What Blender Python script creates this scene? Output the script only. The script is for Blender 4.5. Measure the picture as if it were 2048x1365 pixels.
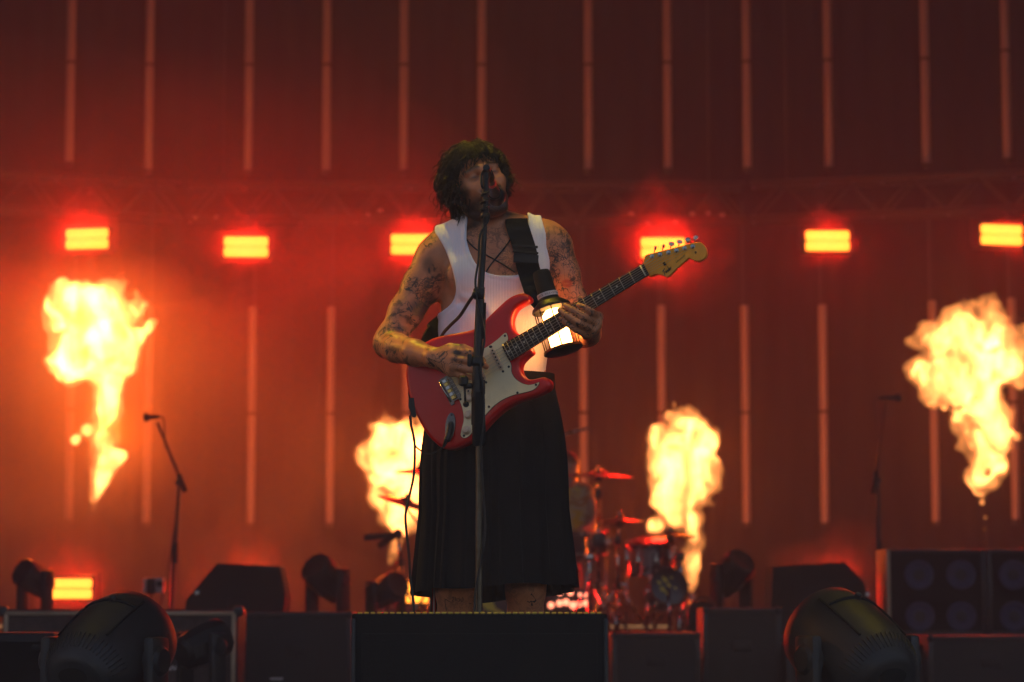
import bpy, bmesh, math, random
import numpy as np
from mathutils import Vector, Matrix, Quaternion
random.seed(11); np.random.seed(11)
R = math.radians
for o in list(bpy.data.objects): bpy.data.objects.remove(o)
scene = bpy.context.scene
col = scene.collection

# ------------------------------------------------------------------ camera
F_PX, W_PX, CX, CY, HOR = 5096.0, 2048.0, 1024.0, 682.5, 1225.0
CAM = Vector((0.0, -7.0, 0.45))
TILT = math.atan((HOR - CY) / F_PX)
cd = bpy.data.cameras.new('camera'); cam = bpy.data.objects.new('camera', cd); col.objects.link(cam)
cam.location = CAM; cam.rotation_euler = (R(90) + TILT, 0, 0)
cd.sensor_width = 36.0; cd.lens = F_PX / W_PX * 36.0
cd.clip_start = 0.1; cd.clip_end = 400
cd.dof.use_dof = True; cd.dof.focus_distance = 6.80; cd.dof.aperture_fstop = 4.2
cd.dof.aperture_blades = 0
scene.camera = cam
# ------------------------------------------------------------------ world: dusk sky, seen only through the open stage front
w = bpy.data.worlds.new('World'); scene.world = w; w.use_nodes = True
nt = w.node_tree; nt.nodes.clear()
sky = nt.nodes.new('ShaderNodeTexSky'); sky.sky_type = 'NISHITA'; sky.sun_disc = False
sky.sun_elevation = R(6); sky.sun_rotation = R(300); sky.air_density = 1.0; sky.dust_density = 1.5; sky.ozone_density = 2.0
bg = nt.nodes.new('ShaderNodeBackground'); bg.inputs[1].default_value = 0.28
ow = nt.nodes.new('ShaderNodeOutputWorld')
tint = nt.nodes.new('ShaderNodeMix'); tint.data_type = 'RGBA'; tint.blend_type = 'MULTIPLY'; tint.inputs[0].default_value = 1; tint.inputs[7].default_value = (1.22, .94, .96, 1)   # mauve dusk
nt.links.new(sky.outputs[0], tint.inputs[6]); nt.links.new(tint.outputs[2], bg.inputs[0]); nt.links.new(bg.outputs[0], ow.inputs[0])

def light(name, kind, loc, power, colr, aim=None, **kw):
    l = bpy.data.lights.new(name, kind); l.energy = power; l.color = colr
    for k, v in kw.items(): setattr(l, k, v)
    o = bpy.data.objects.new(name, l); col.objects.link(o); o.location = loc
    if aim is not None:
        o.rotation_euler = (Vector(aim) - Vector(loc)).to_track_quat('-Z', 'Y').to_euler()
    return o
# the yellow wash from the roof truss that catches hair, shoulders and lamp housings
light('stage_spot', 'SPOT', (-1.5, 1.3, 6.3), 780, (1.0, 0.72, 0.03), (0.0, -.15, 1.15), spot_size=R(15), spot_blend=0.7, shadow_soft_size=0.10)
light('stage_spot', 'SPOT', (.5, -.85, 6.6), 260, (1.0, 0.66, 0.03), (.05, -.6, .8), spot_size=R(20), spot_blend=0.7, shadow_soft_size=0.10)
light('stage_spot', 'SPOT', (-4.4, 1.7, 3.4), 330, (1.0, .42, .05), (-.12, -.05, 1.2), spot_size=R(18), spot_blend=0.7, shadow_soft_size=0.10)
light('stage_spot', 'SPOT', (-2.4, 1.6, 6.6), 80, (1.0, 0.74, 0.03), (-1.1, .45, .4), spot_size=R(14), spot_blend=0.7, shadow_soft_size=0.10)
light('stage_spot', 'SPOT', (2.6, 1.8, 6.6), 200, (1.0, 0.74, 0.03), (1.05, .4, .4), spot_size=R(16), spot_blend=0.7, shadow_soft_size=0.10)
# ------------------------------------------------------------------ render settings
scene.view_settings.view_transform = 'Standard'; scene.view_settings.look = 'None'
scene.view_settings.exposure = 0.0; scene.view_settings.gamma = 1.0
c = scene.cycles
c.max_bounces = 6; c.diffuse_bounces = 2; c.glossy_bounces = 3; c.transmission_bounces = 4; c.volume_bounces = 0
c.transparent_max_bounces = 12
c.sample_clamp_indirect = 4.0
c.use_denoising = True
try:
    c.denoiser = 'OPENIMAGEDENOISE'; c.denoising_input_passes = 'RGB_ALBEDO_NORMAL'
except Exception: pass
c.use_light_tree = False
c.use_adaptive_sampling = True; c.adaptive_threshold = .015; c.adaptive_min_samples = 16
c.volume_step_rate = 1.0; c.volume_max_steps = 256
c.caustics_reflective = False; c.caustics_refractive = False

# ------------------------------------------------------------------ pixel -> place helpers
def ray(px, py):
    dx = (px - CX) / F_PX; dz = (CY - py) / F_PX
    s, k = math.sin(TILT), math.cos(TILT)
    return Vector((dx, k - dz * s, s + dz * k))
def P(px, py, Y):
    d = ray(px, py); return CAM + d * ((Y - CAM.y) / d.y)
def ppm(Y): return F_PX / (Y - CAM.y)          # pixels per metre at depth Y

# ------------------------------------------------------------------ materials
MATS = {}
def mat(name, colr=(.5, .5, .5), rough=.5, metal=0.0, spec=.5, var=0.0, vscale=8.0, bump=0.0, bscale=60.0, emit=None, estr=0.0, coat=0.0):
    if name in MATS: return MATS[name]
    m = bpy.data.materials.new(name); m.use_nodes = True
    n = m.node_tree.nodes; l = m.node_tree.links; b = n['Principled BSDF']
    b.inputs['Base Color'].default_value = (*colr, 1); b.inputs['Roughness'].default_value = rough
    b.inputs['Metallic'].default_value = metal; b.inputs['Specular IOR Level'].default_value = spec
    if coat: b.inputs['Coat Weight'].default_value = coat; b.inputs['Coat Roughness'].default_value = 0.08
    if emit is not None:
        b.inputs['Emission Color'].default_value = (*emit, 1); b.inputs['Emission Strength'].default_value = estr
    if var or bump: tc = n.new('ShaderNodeTexCoord')
    if var:
        t = n.new('ShaderNodeTexNoise'); t.inputs['Scale'].default_value = vscale; t.inputs['Detail'].default_value = 6
        l.new(tc.outputs['Object'], t.inputs['Vector'])
        mr = n.new('ShaderNodeMapRange'); mr.inputs[1].default_value = .3; mr.inputs[2].default_value = .7
        mr.inputs[3].default_value = 1 - var; mr.inputs[4].default_value = 1 + var
        l.new(t.outputs['Fac'], mr.inputs[0])
        mx = n.new('ShaderNodeMix'); mx.data_type = 'RGBA'; mx.blend_type = 'MULTIPLY'; mx.inputs[0].default_value = 1
        mx.inputs[6].default_value = (*colr, 1); l.new(mr.outputs[0], mx.inputs[7]); l.new(mx.outputs[2], b.inputs['Base Color'])
        mr2 = n.new('ShaderNodeMapRange'); mr2.inputs[1].default_value = .3; mr2.inputs[2].default_value = .7
        mr2.inputs[3].default_value = max(.03, rough - .12); mr2.inputs[4].default_value = min(1, rough + .12)
        l.new(t.outputs['Fac'], mr2.inputs[0]); l.new(mr2.outputs[0], b.inputs['Roughness'])
    if bump:
        t2 = n.new('ShaderNodeTexNoise'); t2.inputs['Scale'].default_value = bscale; t2.inputs['Detail'].default_value = 4
        l.new(tc.outputs['Object'], t2.inputs['Vector'])
        bp = n.new('ShaderNodeBump'); bp.inputs['Strength'].default_value = bump; bp.inputs['Distance'].default_value = .004
        l.new(t2.outputs['Fac'], bp.inputs['Height']); l.new(bp.outputs[0], b.inputs['Normal'])
    MATS[name] = m; return m
mat('black_plastic', (.008, .008, .0085), .48, spec=.35, var=.25, vscale=20)
mat('black_paint', (.0085, .008, .008), .7, spec=.15, var=.3, vscale=12, bump=.4, bscale=220)
mat('black_metal', (.011, .011, .0115), .42, spec=.4, var=.2, vscale=30)
mat('dark_cloth', (.005, .0048, .005), .95, spec=.05, var=.3, vscale=4)
mat('stage_deck', (.012, .011, .011), .7, spec=.2, var=.4, vscale=3, bump=.3, bscale=80)
mat('ground', (.05, .05, .048), .9, spec=.2, var=.4, vscale=.6, bump=.4, bscale=20)
mat('chrome', (.40, .39, .38), .22, metal=1, var=.1, vscale=40)
mat('steel', (.42, .41, .4), .3, metal=1, var=.2, vscale=30)
mat('aluminium', (.3, .3, .3), .42, metal=1, var=.2, vscale=10)
mat('tube_plastic', (.22, .20, .22), .45, spec=.4, var=.06, vscale=6)
mat('rubber', (.01, .01, .01), .75, spec=.2)

# ------------------------------------------------------------------ mesh builder
class MB:
    def __init__(s): s.v = []; s.f = []
    def add(s, vs, fs):
        k = len(s.v); s.v += [tuple(v) for v in vs]; s.f += [tuple(i + k for i in f) for f in fs]; return s
    def box(s, c, d, rot=None, bev=0.0):
        """centre, full size"""
        c = Vector(c); hx, hy, hz = d[0] / 2, d[1] / 2, d[2] / 2
        if bev <= 0:
            vs = [Vector((x, y, z)) for z in (-hz, hz) for y in (-hy, hy) for x in (-hx, hx)]
            fs = [(0, 2, 3, 1), (4, 5, 7, 6), (0, 1, 5, 4), (2, 6, 7, 3), (0, 4, 6, 2), (1, 3, 7, 5)]
        else:
            bm = bmesh.new(); bmesh.ops.create_cube(bm, size=1)
            for v in bm.verts: v.co = Vector((v.co.x * d[0], v.co.y * d[1], v.co.z * d[2]))
            bmesh.ops.bevel(bm, geom=bm.edges[:], offset=bev, segments=2, affect='EDGES', profile=.5)
            bm.verts.index_update(); vs = [v.co.copy() for v in bm.verts]; fs = [[v.index for v in f.verts] for f in bm.faces]; bm.free()
        if rot is not None: vs = [rot @ v for v in vs]
        return s.add([c + v for v in vs], fs)
    def loft(s, rings, cap=True, close=True):
        n = len(rings[0]); k = len(s.v)
        for r in rings: s.v += [tuple(p) for p in r]
        for i in range(len(rings) - 1):
            for j in range(n if close else n - 1):
                a, b = k + i * n + j, k + i * n + (j + 1) % n
                s.f.append((a, b, b + n, a + n))
        if cap:
            s.f.append(tuple(k + j for j in range(n))[::-1]); s.f.append(tuple(k + (len(rings) - 1) * n + j for j in range(n)))
        return s
    def tube(s, pts, r, n=10, cap=True, flat=None):
        """tube along points; r a number or list; flat=(axis vector, ratio)"""
        pts = [Vector(p) for p in pts]; m = len(pts)
        rs = r if isinstance(r, (list, tuple)) else [r] * m
        up = None; rings = []
        for i in range(m):
            t = (pts[min(i + 1, m - 1)] - pts[max(i - 1, 0)]).normalized()
            if up is None:
                up = Vector((0, 0, 1)) if abs(t.z) < .9 else Vector((1, 0, 0))
            a = (up - t * up.dot(t)).normalized(); up = a; b = t.cross(a)
            rings.append([pts[i] + (a * math.cos(2 * math.pi * j / n) + b * math.sin(2 * math.pi * j / n)) * rs[i] for j in range(n)])
        return s.loft(rings, cap)
    def lathe(s, prof, n=24, base=(0, 0, 0), axis=(0, 0, 1), ref=None):
        """profile [(r,h)...] turned about axis at base"""
        ax = Vector(axis).normalized(); rf = Vector(ref) if ref is not None else (Vector((1, 0, 0)) if abs(ax.x) < .9 else Vector((0, 1, 0)))
        a = (rf - ax * rf.dot(ax)).normalized(); b = ax.cross(a); base = Vector(base)
        rings = [[base + ax * h + (a * math.cos(2 * math.pi * j / n) + b * math.sin(2 * math.pi * j / n)) * max(r, 1e-4) for j in range(n)] for r, h in prof]
        return s.loft(rings, True)
    def prism(s, outline, origin, u, v, nrm, depth, d0=0.0):
        """extrude a 2-D outline in plane (u,v) from d0 to d0+depth along nrm"""
        o, u, v, nrm = Vector(origin), Vector(u), Vector(v), Vector(nrm)
        a = [o + u * p[0] + v * p[1] + nrm * d0 for p in outline]; b = [q + nrm * depth for q in a]
        return s.loft([a, b], True)
    def sphere(s, c, r, n=12, m=8, sc=(1, 1, 1)):
        c = Vector(c)
        rings = [[c + Vector((math.sin(math.pi * i / m) * math.cos(2 * math.pi * j / n) * r * sc[0], math.sin(math.pi * i / m) * math.sin(2 * math.pi * j / n) * r * sc[1], -math.cos(math.pi * i / m) * r * sc[2])) if 0 < i < m else c + Vector((1e-5 * math.cos(2 * math.pi * j / n), 1e-5 * math.sin(2 * math.pi * j / n), (-1 if i == 0 else 1) * r * sc[2])) for j in range(n)] for i in range(m + 1)]
        return s.loft(rings, True)
    def build(s, name, m, parent=None, smooth=True, angle=35, recalc=True):
        me = bpy.data.meshes.new(name); me.from_pydata(s.v, [], s.f); me.validate()
        if recalc:
            bm = bmesh.new(); bm.from_mesh(me); bmesh.ops.recalc_face_normals(bm, faces=bm.faces[:])
            if smooth:
                for e in bm.edges:
                    if len(e.link_faces) == 2 and e.calc_face_angle(0) > R(angle): e.smooth = False
            bm.to_mesh(me); bm.free()
        if smooth: me.polygons.foreach_set('use_smooth', [True] * len(me.polygons))
        me.materials.append(MATS[m] if isinstance(m, str) else m)
        o = bpy.data.objects.new(name, me); col.objects.link(o)
        if parent is not None: o.parent = parent; o.matrix_parent_inverse = parent.matrix_world.inverted() if False else Matrix.Translation(-Vector(parent.location)) if parent.rotation_euler[:] == (0, 0, 0) else parent.matrix_basis.inverted()
        return o
def tag(o, label=None, cat=None, group=None, kind=None):
    if label: o['label'] = label
    if cat: o['category'] = cat
    if group: o['group'] = group
    if kind: o['kind'] = kind
    return o
def thing(name, label, cat, loc=(0, 0, 0), group=None):
    o = bpy.data.objects.new(name, None); col.objects.link(o); o.location = loc; o.empty_display_size = .1
    return tag(o, label, cat, group)
def children(o): return [c for c in bpy.data.objects if c.parent == o]
def copy_tree(o, parent=None):
    ch = children(o); c = o.copy(); col.objects.link(c)
    if parent is not None: c.parent = parent
    for k in ch: copy_tree(k, c)
    return c
def curve_pts(pts, n=8):
    """Catmull-Rom through points"""
    pts = [Vector(p) for p in pts]; out = []
    q = [pts[0] * 2 - pts[1]] + pts + [pts[-1] * 2 - pts[-2]]
    for i in range(1, len(q) - 2):
        for k in range(n):
            t = k / n
            out.append(.5 * ((2 * q[i]) + (q[i + 1] - q[i - 1]) * t + (2 * q[i - 1] - 5 * q[i] + 4 * q[i + 1] - q[i + 2]) * t * t + (3 * q[i] - q[i - 1] - 3 * q[i + 1] + q[i + 2]) * t ** 3))
    out.append(pts[-1]); return out
# ================================================================== setting
def sheet(name, x0, x1, y0, y1, z0, z1, m):
    o = MB().box(((x0 + x1) / 2, (y0 + y1) / 2, (z0 + z1) / 2), (x1 - x0, y1 - y0, z1 - z0)).build(name, m, smooth=False)
    return tag(o, kind='structure')
g = MB().add([(-150, -150, -1.7), (150, -150, -1.7), (150, 150, -1.7), (-150, 150, -1.7)], [(0, 1, 2, 3)]).build('ground', 'ground', smooth=False); tag(g, kind='structure')
sheet('stage_floor', -9, 9, -1.4, 17, -.25, 0, 'stage_deck')
sheet('stage_front_wall', -9, 9, -1.38, -1.30, -1.7, -.254, 'dark_cloth')
sheet('rear_riser', -8.5, 8.5, 7.6, 16.9, .003, .31, 'black_paint')
sheet('stage_roof', -9.5, 9.5, -1.5, 17.4, 8.2, 8.35, 'dark_cloth')
for s, nm in ((-1, 'left'), (1, 'right')): sheet('side_curtain_' + nm, s * 9.2 - .05, s * 9.2 + .05, -.5, 17.0, -1.7, 8.19, 'dark_cloth')
# the back curtain hangs in soft vertical folds
mb = MB(); N = 520; rows = []
for z in (8.18, 6, 4, 2, .33):
    rows.append([(-9.1 + 18.2 * i / N, 16.35 + .018 * math.sin(i * .92 + .6 * math.sin(i * .13)) * (1.1 - .05 * z) + .012 * math.sin(i * .31 + z), z) for i in range(N + 1)])
mb.loft(rows, cap=False, close=False)
o = mb.build('back_curtain', 'dark_cloth', recalc=False); tag(o, kind='structure')

def Yarc(px): return 15.0 - .60 * ((px - 1090) / 950) ** 2

# ------------------------------------------------------------------ LED tubes
UP = [(146, 138, 325, 125), (301, 296, 340, 130), (497, 496, 342, 130), (654, 652, 342, 130), (808, 807, 342, 130), (963, 963, 342, 130),
      (1177, 1177, 340, 130), (1335, 1336, 338, 126), (1494, 1495, 336, 124), (1656, 1658, 336, 121), (1845, 1853, 328, 118), (2009, 2015, 318, 102)]
LO = [(137, 610, 1040, 820), (292, 614, 1046, 825), (501, 614, 1047, 828), (659, 614, 1047, 828), (812, 612, 1046, 826), (966, 612, 1046, 826),
      (1168, 612, 1046, 826), (1325, 611, 1046, 826), (1493, 611, 1047, 826), (1650, 610, 1046, 824), (1872, 602, 1044, 812), (2032, 596, 1040, 805)]
ORD = ['leftmost', 'second from the left', 'third from the left', 'fourth from the left', 'fifth from the left', 'sixth from the left',
       'sixth from the right', 'fifth from the right', 'fourth from the right', 'third from the right', 'second from the right', 'rightmost']
RT = .037
def tube_light(i, xa, xb, ytop, ybot, yseam, row):
    px = xb; Y = Yarc(px); pb = P(px, ybot, Y); ps = P(px, yseam, Y); pt = P(px, ytop, Y); x = pb.x
    hidden = row == 'lower' and i in (4, 5)
    lab = {'upper': 'unlit pale light tube of the upper row, %s', 'lower': 'unlit pale light tube of the lower row, %s'}[row] % ORD[i]
    t = thing('light_tube', lab, 'light tube', (x, Y, pb.z), row + ' row of vertical light tubes')
    for a, b in ((pb.z, ps.z - .012), (ps.z + .012, pt.z)):
        MB().lathe([(RT * .7, 0), (RT, .006), (RT, b - a - .006), (RT * .7, b - a)], 14, (x, Y, a)).build('tube_segment', 'tube_plastic', t)
    MB().lathe([(RT * .8, 0), (RT * .8, .030)], 12, (x, Y, ps.z - .015)).build('joint', 'black_plastic', t)
    MB().lathe([(RT * .55, 0), (RT * .95, .008), (RT * .95, .04)], 12, (x, Y, pb.z - .036)).build('end_cap', 'black_plastic', t)
    zt = 8.15 if row == 'upper' else P(px, 400, Y).z
    MB().box((x, Y + .075, (pb.z - .03 + zt) / 2), (.022, .022, zt - pb.z + .03)).build('mounting_rail', 'black_metal', t, smooth=False)
    for z in (pb.z + .15, ps.z + .2): MB().box((x, Y + .052, z), (.05, .034, .03), bev=.004).build('clip', 'black_metal', t)
for i, (xa, xb, yb, ys) in enumerate(UP): tube_light(i, xa, xb, -60, yb, ys, 'upper')
for i, (px, y0, y1, ys) in enumerate(LO): tube_light(i, px, px, y0, y1, ys, 'lower')

mat('truss_paint', (.016, .015, .015), .5, spec=.4, var=.3, vscale=6)
# ------------------------------------------------------------------ truss across the back, three straight runs
def truss(pa, pb, label, nb):
    """pa,pb: lower front chord ends"""
    pa, pb = Vector(pa), Vector(pb); d = pb - pa; L = d.length; u = d.normalized(); n = Vector((-u.y, u.x, 0)).normalized(); H, D = .30, .30
    t = thing('lighting_truss', label, 'truss', pa, 'runs of truss above the strobes')
    cs = [Vector((0, 0, 0)), Vector((0, 0, H)), n * D, n * D + Vector((0, 0, H))]
    for c0 in cs: MB().tube([pa + c0, pb + c0], .024, 8).build('chord', 'truss_paint', t)
    st = L / nb
    for k in range(nb):
        a, b, m = pa + u * (k * st), pa + u * ((k + 1) * st), pa + u * ((k + .5) * st)
        for c0, c1 in ((cs[0], cs[1]), (cs[2], cs[3])):
            MB().tube([a + c0, m + c1], .011, 6).build('brace', 'truss_paint', t); MB().tube([m + c1, b + c0], .011, 6).build('brace', 'truss_paint', t)
        MB().tube([a + cs[1], a + cs[3]], .011, 6).build('brace', 'truss_paint', t); MB().tube([a + cs[0], a + cs[2]], .011, 6).build('brace', 'truss_paint', t)
    for q in (pa + u * .3, pb - u * .3):
        MB().tube([q + n * .15 + Vector((0, 0, H + .02)), q + n * .15 + Vector((0, 0, 8.15 - q.z))], .008, 6).build('hoist_cable', 'black_metal', t)
tA, tB, tC, tD = P(-260, 398, 13.95), P(372, 438, 14.75), P(1490, 436, 14.75), P(2300, 404, 13.95)
tB.z = tC.z = (tB.z + tC.z) / 2
truss(tA, tB - Vector((.04, 0, 0)), 'angled truss run above the leftmost red strobe', 5)
truss(tB, tC, 'straight middle truss run above the red strobes', 10)
truss(tC + Vector((.04, 0, 0)), tD, 'angled truss run above the rightmost red strobe', 6)
mid_t = [o for o in bpy.data.objects if o.name == 'lighting_truss.001'][0]
for px_, py_ in ((392, 430), (430, 430), (735, 426), (760, 418), (1262, 424), (1297, 442), (1352, 441), (1385, 424), (1415, 423), (1444, 426)):
    q_ = P(px_, py_ + 4, 14.72); MB().sphere(q_, .021, 10, 8, (1.2, .8, .8)).build('coupler', 'steel', mid_t)

# ------------------------------------------------------------------ red strobes: two glowing bars in a dark housing
mat('strobe_bar', (.6, .3, .2), .4, emit=(1.0, .32, .027), estr=3.4).cycles.emission_sampling = 'NONE'
def strobe(px, py, Y, wpx, hpx, yaw, label, hang=None, group=None, cat='strobe light', power=52.0):
    p = P(px, py, Y); k = ppm(Y); W, H = wpx / k, hpx / k
    t = thing('strobe_light', label, cat, (0, 0, 0), group)
    MB().box((0, .08, 0), (W + .05, .14, H + .05), bev=.015).build('housing', 'black_plastic', t)
    for s in (-1, 1):
        MB().box((0, .0, s * H * .262), (W, .05, H * .45), bev=H * .09).build('light_bar', 'strobe_bar', t)
    for s in (-1, 1):
        MB().box((s * (W / 2 + .045), .08, H * .2), (.012, .05, H * 1.2), bev=.003).build('yoke', 'black_metal', t)
    if hang is not None:
        MB().box((0, .08, H * .8), (W + .10, .05, .012)).build('yoke', 'black_metal', t)
        MB().tube([(0, .08, H * .8), (0, .08, hang - p.z)], .02, 8).build('hanging_clamp', 'black_metal', t)
    else:
        zb = .313 - p.z
        MB().box((0, .08, zb + .012), (W + .12, .16, .024), bev=.004).build('base', 'black_metal', t)
        for s in (-1, 1): MB().box((s * (W / 2 + .045), .08, (zb - H * .3) / 2), (.012, .04, abs(-H * .3 - zb))).build('foot', 'black_metal', t)
    t.location = p; t.rotation_euler = (0, 0, yaw)
    L = light('strobe_glow', 'AREA', (0, -.035, 0), power, (1.0, .008, .006), shape='RECTANGLE', size=W, size_y=H)
    L.rotation_euler = (R(-90), 0, 0); L.parent = t
    return t
SP = [(174, 478, -.05, 'leftmost hanging red strobe, above the tall flame at the far left'), (492, 494, .015, 'hanging red strobe, second from the left, in clear air'), (826, 489, 0, 'hanging red strobe half hidden behind the singer shoulder'),
      (1326, 496, 0, 'hanging red strobe behind the guitar headstock'), (1655, 482, .01, 'hanging red strobe, second from the right'), (2003, 470, .06, 'rightmost hanging red strobe above the right flame')]
for px, py, yaw, lab in SP:
    Y = Yarc(px) - .4
    strobe(px, py, Y, 88, 41, yaw * 4, lab, hang=P(px, 433, Y).z + .0, group='red strobes hanging from the truss')
for px, py, Y, wp, lab in ((141, 1178, 10.5, 84, 'red strobe standing on the riser at the far left'), (480, 1190, 10.6, 84, 'red strobe on the riser hidden behind the left wedge monitor'),
                      (826, 1186, 10.6, 70, 'red strobe on the riser beside the left end of the drum kit'),
                      (1655, 1185, 10.6, 84, 'red strobe on the riser hidden behind the right wedge monitor')):
    strobe(px, py, Y, wp, 40, .03, lab, group='red strobes standing on the riser', power=15.0)

# cluster lamp of round red cells low right of the kilt
mat('led_cell', (.6, .2, .2), .4, emit=(1.0, .30, .16), estr=2.6).cycles.emission_sampling = 'NONE'
Yl = 9.0; pl_ = P(1139, 1202, Yl); t = thing('cluster_lamp', 'cluster of round pink-red lamp cells right of the kilt hem', 'lamp', (pl_.x, Yl, .313))
MB().box((pl_.x, Yl + .06, pl_.z), (.30, .08, .15), bev=.012).build('housing', 'black_plastic', t)
for qx, qy, qr in ((1102, 1211, 8), (1119, 1207, 8), (1132, 1205, 8.5), (1146, 1211, 9), (1158, 1209, 7.5), (1172, 1207, 8), (1120, 1187, 6), (1141, 1186, 7), (1160, 1190, 5), (1170, 1190, 6)):
    MB().sphere(P(qx, qy, Yl), qr * .8 / ppm(Yl), 14, 10, (1, .5, 1)).build('lamp_cell', 'led_cell', t)
for s_ in (-1, 1): MB().box((pl_.x + s_ * .13, Yl + .06, (.313 + pl_.z) / 2 - .03), (.015, .05, max(.02, pl_.z - .313 - .06))).build('foot', 'black_metal', t)
L = light('cluster_glow', 'AREA', (pl_.x, Yl - .03, pl_.z), 9, (1.0, .01, .008), shape='RECTANGLE', size=.25, size_y=.1); L.rotation_euler = (R(-90), 0, 0); L.parent = t; L.matrix_parent_inverse = Matrix.Translation(-Vector(t.location))

# ------------------------------------------------------------------ flames: closed bodies of burning gas that glow by thickness
def flame_mat(name, e_lo, e_hi, sc, seed, n0, n1):
    m = bpy.data.materials.new(name); m.use_nodes = True; n = m.node_tree.nodes; l = m.node_tree.links; n.clear()
    out = n.new('ShaderNodeOutputMaterial'); em = n.new('ShaderNodeEmission'); tc = n.new('ShaderNodeTexCoord')
    em.inputs[0].default_value = (1.0, .32, .075, 1)
    mp = n.new('ShaderNodeMapping'); mp.inputs['Scale'].default_value = (1, 1, .6); mp.inputs['Location'].default_value = (seed, seed * 2, 0)
    l.new(tc.outputs['Object'], mp.inputs[0])
    t = n.new('ShaderNodeTexNoise'); t.inputs['Scale'].default_value = sc; t.inputs['Detail'].default_value = 4; t.inputs['Roughness'].default_value = .62; t.inputs['Distortion'].default_value = .9
    l.new(mp.outputs[0], t.inputs['Vector'])
    r = n.new('ShaderNodeMapRange'); r.interpolation_type = 'SMOOTHSTEP'; r.inputs[1].default_value = n0; r.inputs[2].default_value = n1; r.inputs[3].default_value = e_lo; r.inputs[4].default_value = e_hi
    l.new(t.outputs['Fac'], r.inputs[0])
    l.new(r.outputs[0], em.inputs[1]); l.new(em.outputs[0], out.inputs['Volume'])
    return m
def surface_net(D, origin, h):
    """naive surface nets, vectorised: D<0 inside; returns verts, quads"""
    D = D.astype(np.float32); S = D < 0
    nx, ny, nz = D.shape
    cnt = np.zeros((nx - 1, ny - 1, nz - 1), np.int8)
    for a in (0, 1):
        for b in (0, 1):
            for c_ in (0, 1): cnt += S[a:nx - 1 + a, b:ny - 1 + b, c_:nz - 1 + c_]
    act = (cnt > 0) & (cnt < 8); idx = np.argwhere(act)
    vid = -np.ones(act.shape, np.int32); vid[act] = np.arange(len(idx))
    acc = np.zeros((len(idx), 3)); num = np.zeros(len(idx))
    cor = [(a, b, c_) for a in (0, 1) for b in (0, 1) for c_ in (0, 1)]
    vals = {k: D[idx[:, 0] + k[0], idx[:, 1] + k[1], idx[:, 2] + k[2]] for k in cor}
    for k in cor:
        for ax in range(3):
            if k[ax] == 0:
                k2 = list(k); k2[ax] = 1; k2 = tuple(k2)
                a, b = vals[k], vals[k2]; m = (a < 0) != (b < 0)
                t = np.where(m, a / np.where(m, a - b, 1), 0)
                p = np.zeros((len(idx), 3)); p[:] = k; p[:, ax] += t
                acc[m] += p[m]; num[m] += 1
    V = (idx + acc / num[:, None]) * h + np.array(origin)
    Q = []
    for ax in range(3):
        s0 = [slice(None)] * 3; s1 = [slice(None)] * 3; s0[ax] = slice(0, -1); s1[ax] = slice(1, None)
        e = S[tuple(s0)] != S[tuple(s1)]; I = np.argwhere(e); o1, o2 = [(1, 2), (2, 0), (0, 1)][ax]
        I = I[(I[:, o1] > 0) & (I[:, o2] > 0) & (I[:, o1] < D.shape[o1] - 1) & (I[:, o2] < D.shape[o2] - 1)]
        ins = S[tuple(I.T)]
        def at(d1, d2):
            J = I.copy(); J[:, o1] += d1; J[:, o2] += d2; return vid[tuple(J.T)]
        q = np.stack([at(-1, -1), at(0, -1), at(0, 0), at(-1, 0)], 1)
        q[~ins] = q[~ins][:, ::-1]; Q.append(q)
    return V, np.concatenate(Q)
def net_object(name, V, Q, m, parent=None, smooth=True):
    me = bpy.data.meshes.new(name); me.from_pydata(V.tolist(), [], Q.tolist())
    if smooth: me.polygons.foreach_set('use_smooth', [True] * len(me.polygons))
    me.materials.append(MATS[m] if isinstance(m, str) else m)
    o = bpy.data.objects.new(name, me); col.objects.link(o)
    if parent is not None: o.parent = parent; o.matrix_parent_inverse = Matrix.Translation(-Vector(parent.location))
    return o
def vnoise(shape, cells, rng):
    """smooth value noise on a grid"""
    g = rng.random(tuple(int(c_) + 3 for c_ in cells)).astype(np.float32)
    ax = [np.linspace(0, c_, s, dtype=np.float32) for c_, s in zip(cells, shape)]
    out = g
    for d in range(3):
        i = np.floor(ax[d]).astype(int); f = ax[d] - i; f = f * f * (3 - 2 * f)
        a = np.take(out, i, d); b = np.take(out, i + 1, d); sh = [1, 1, 1]; sh[d] = -1
        out = a + (b - a) * f.reshape(sh)
    return out - .5
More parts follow.
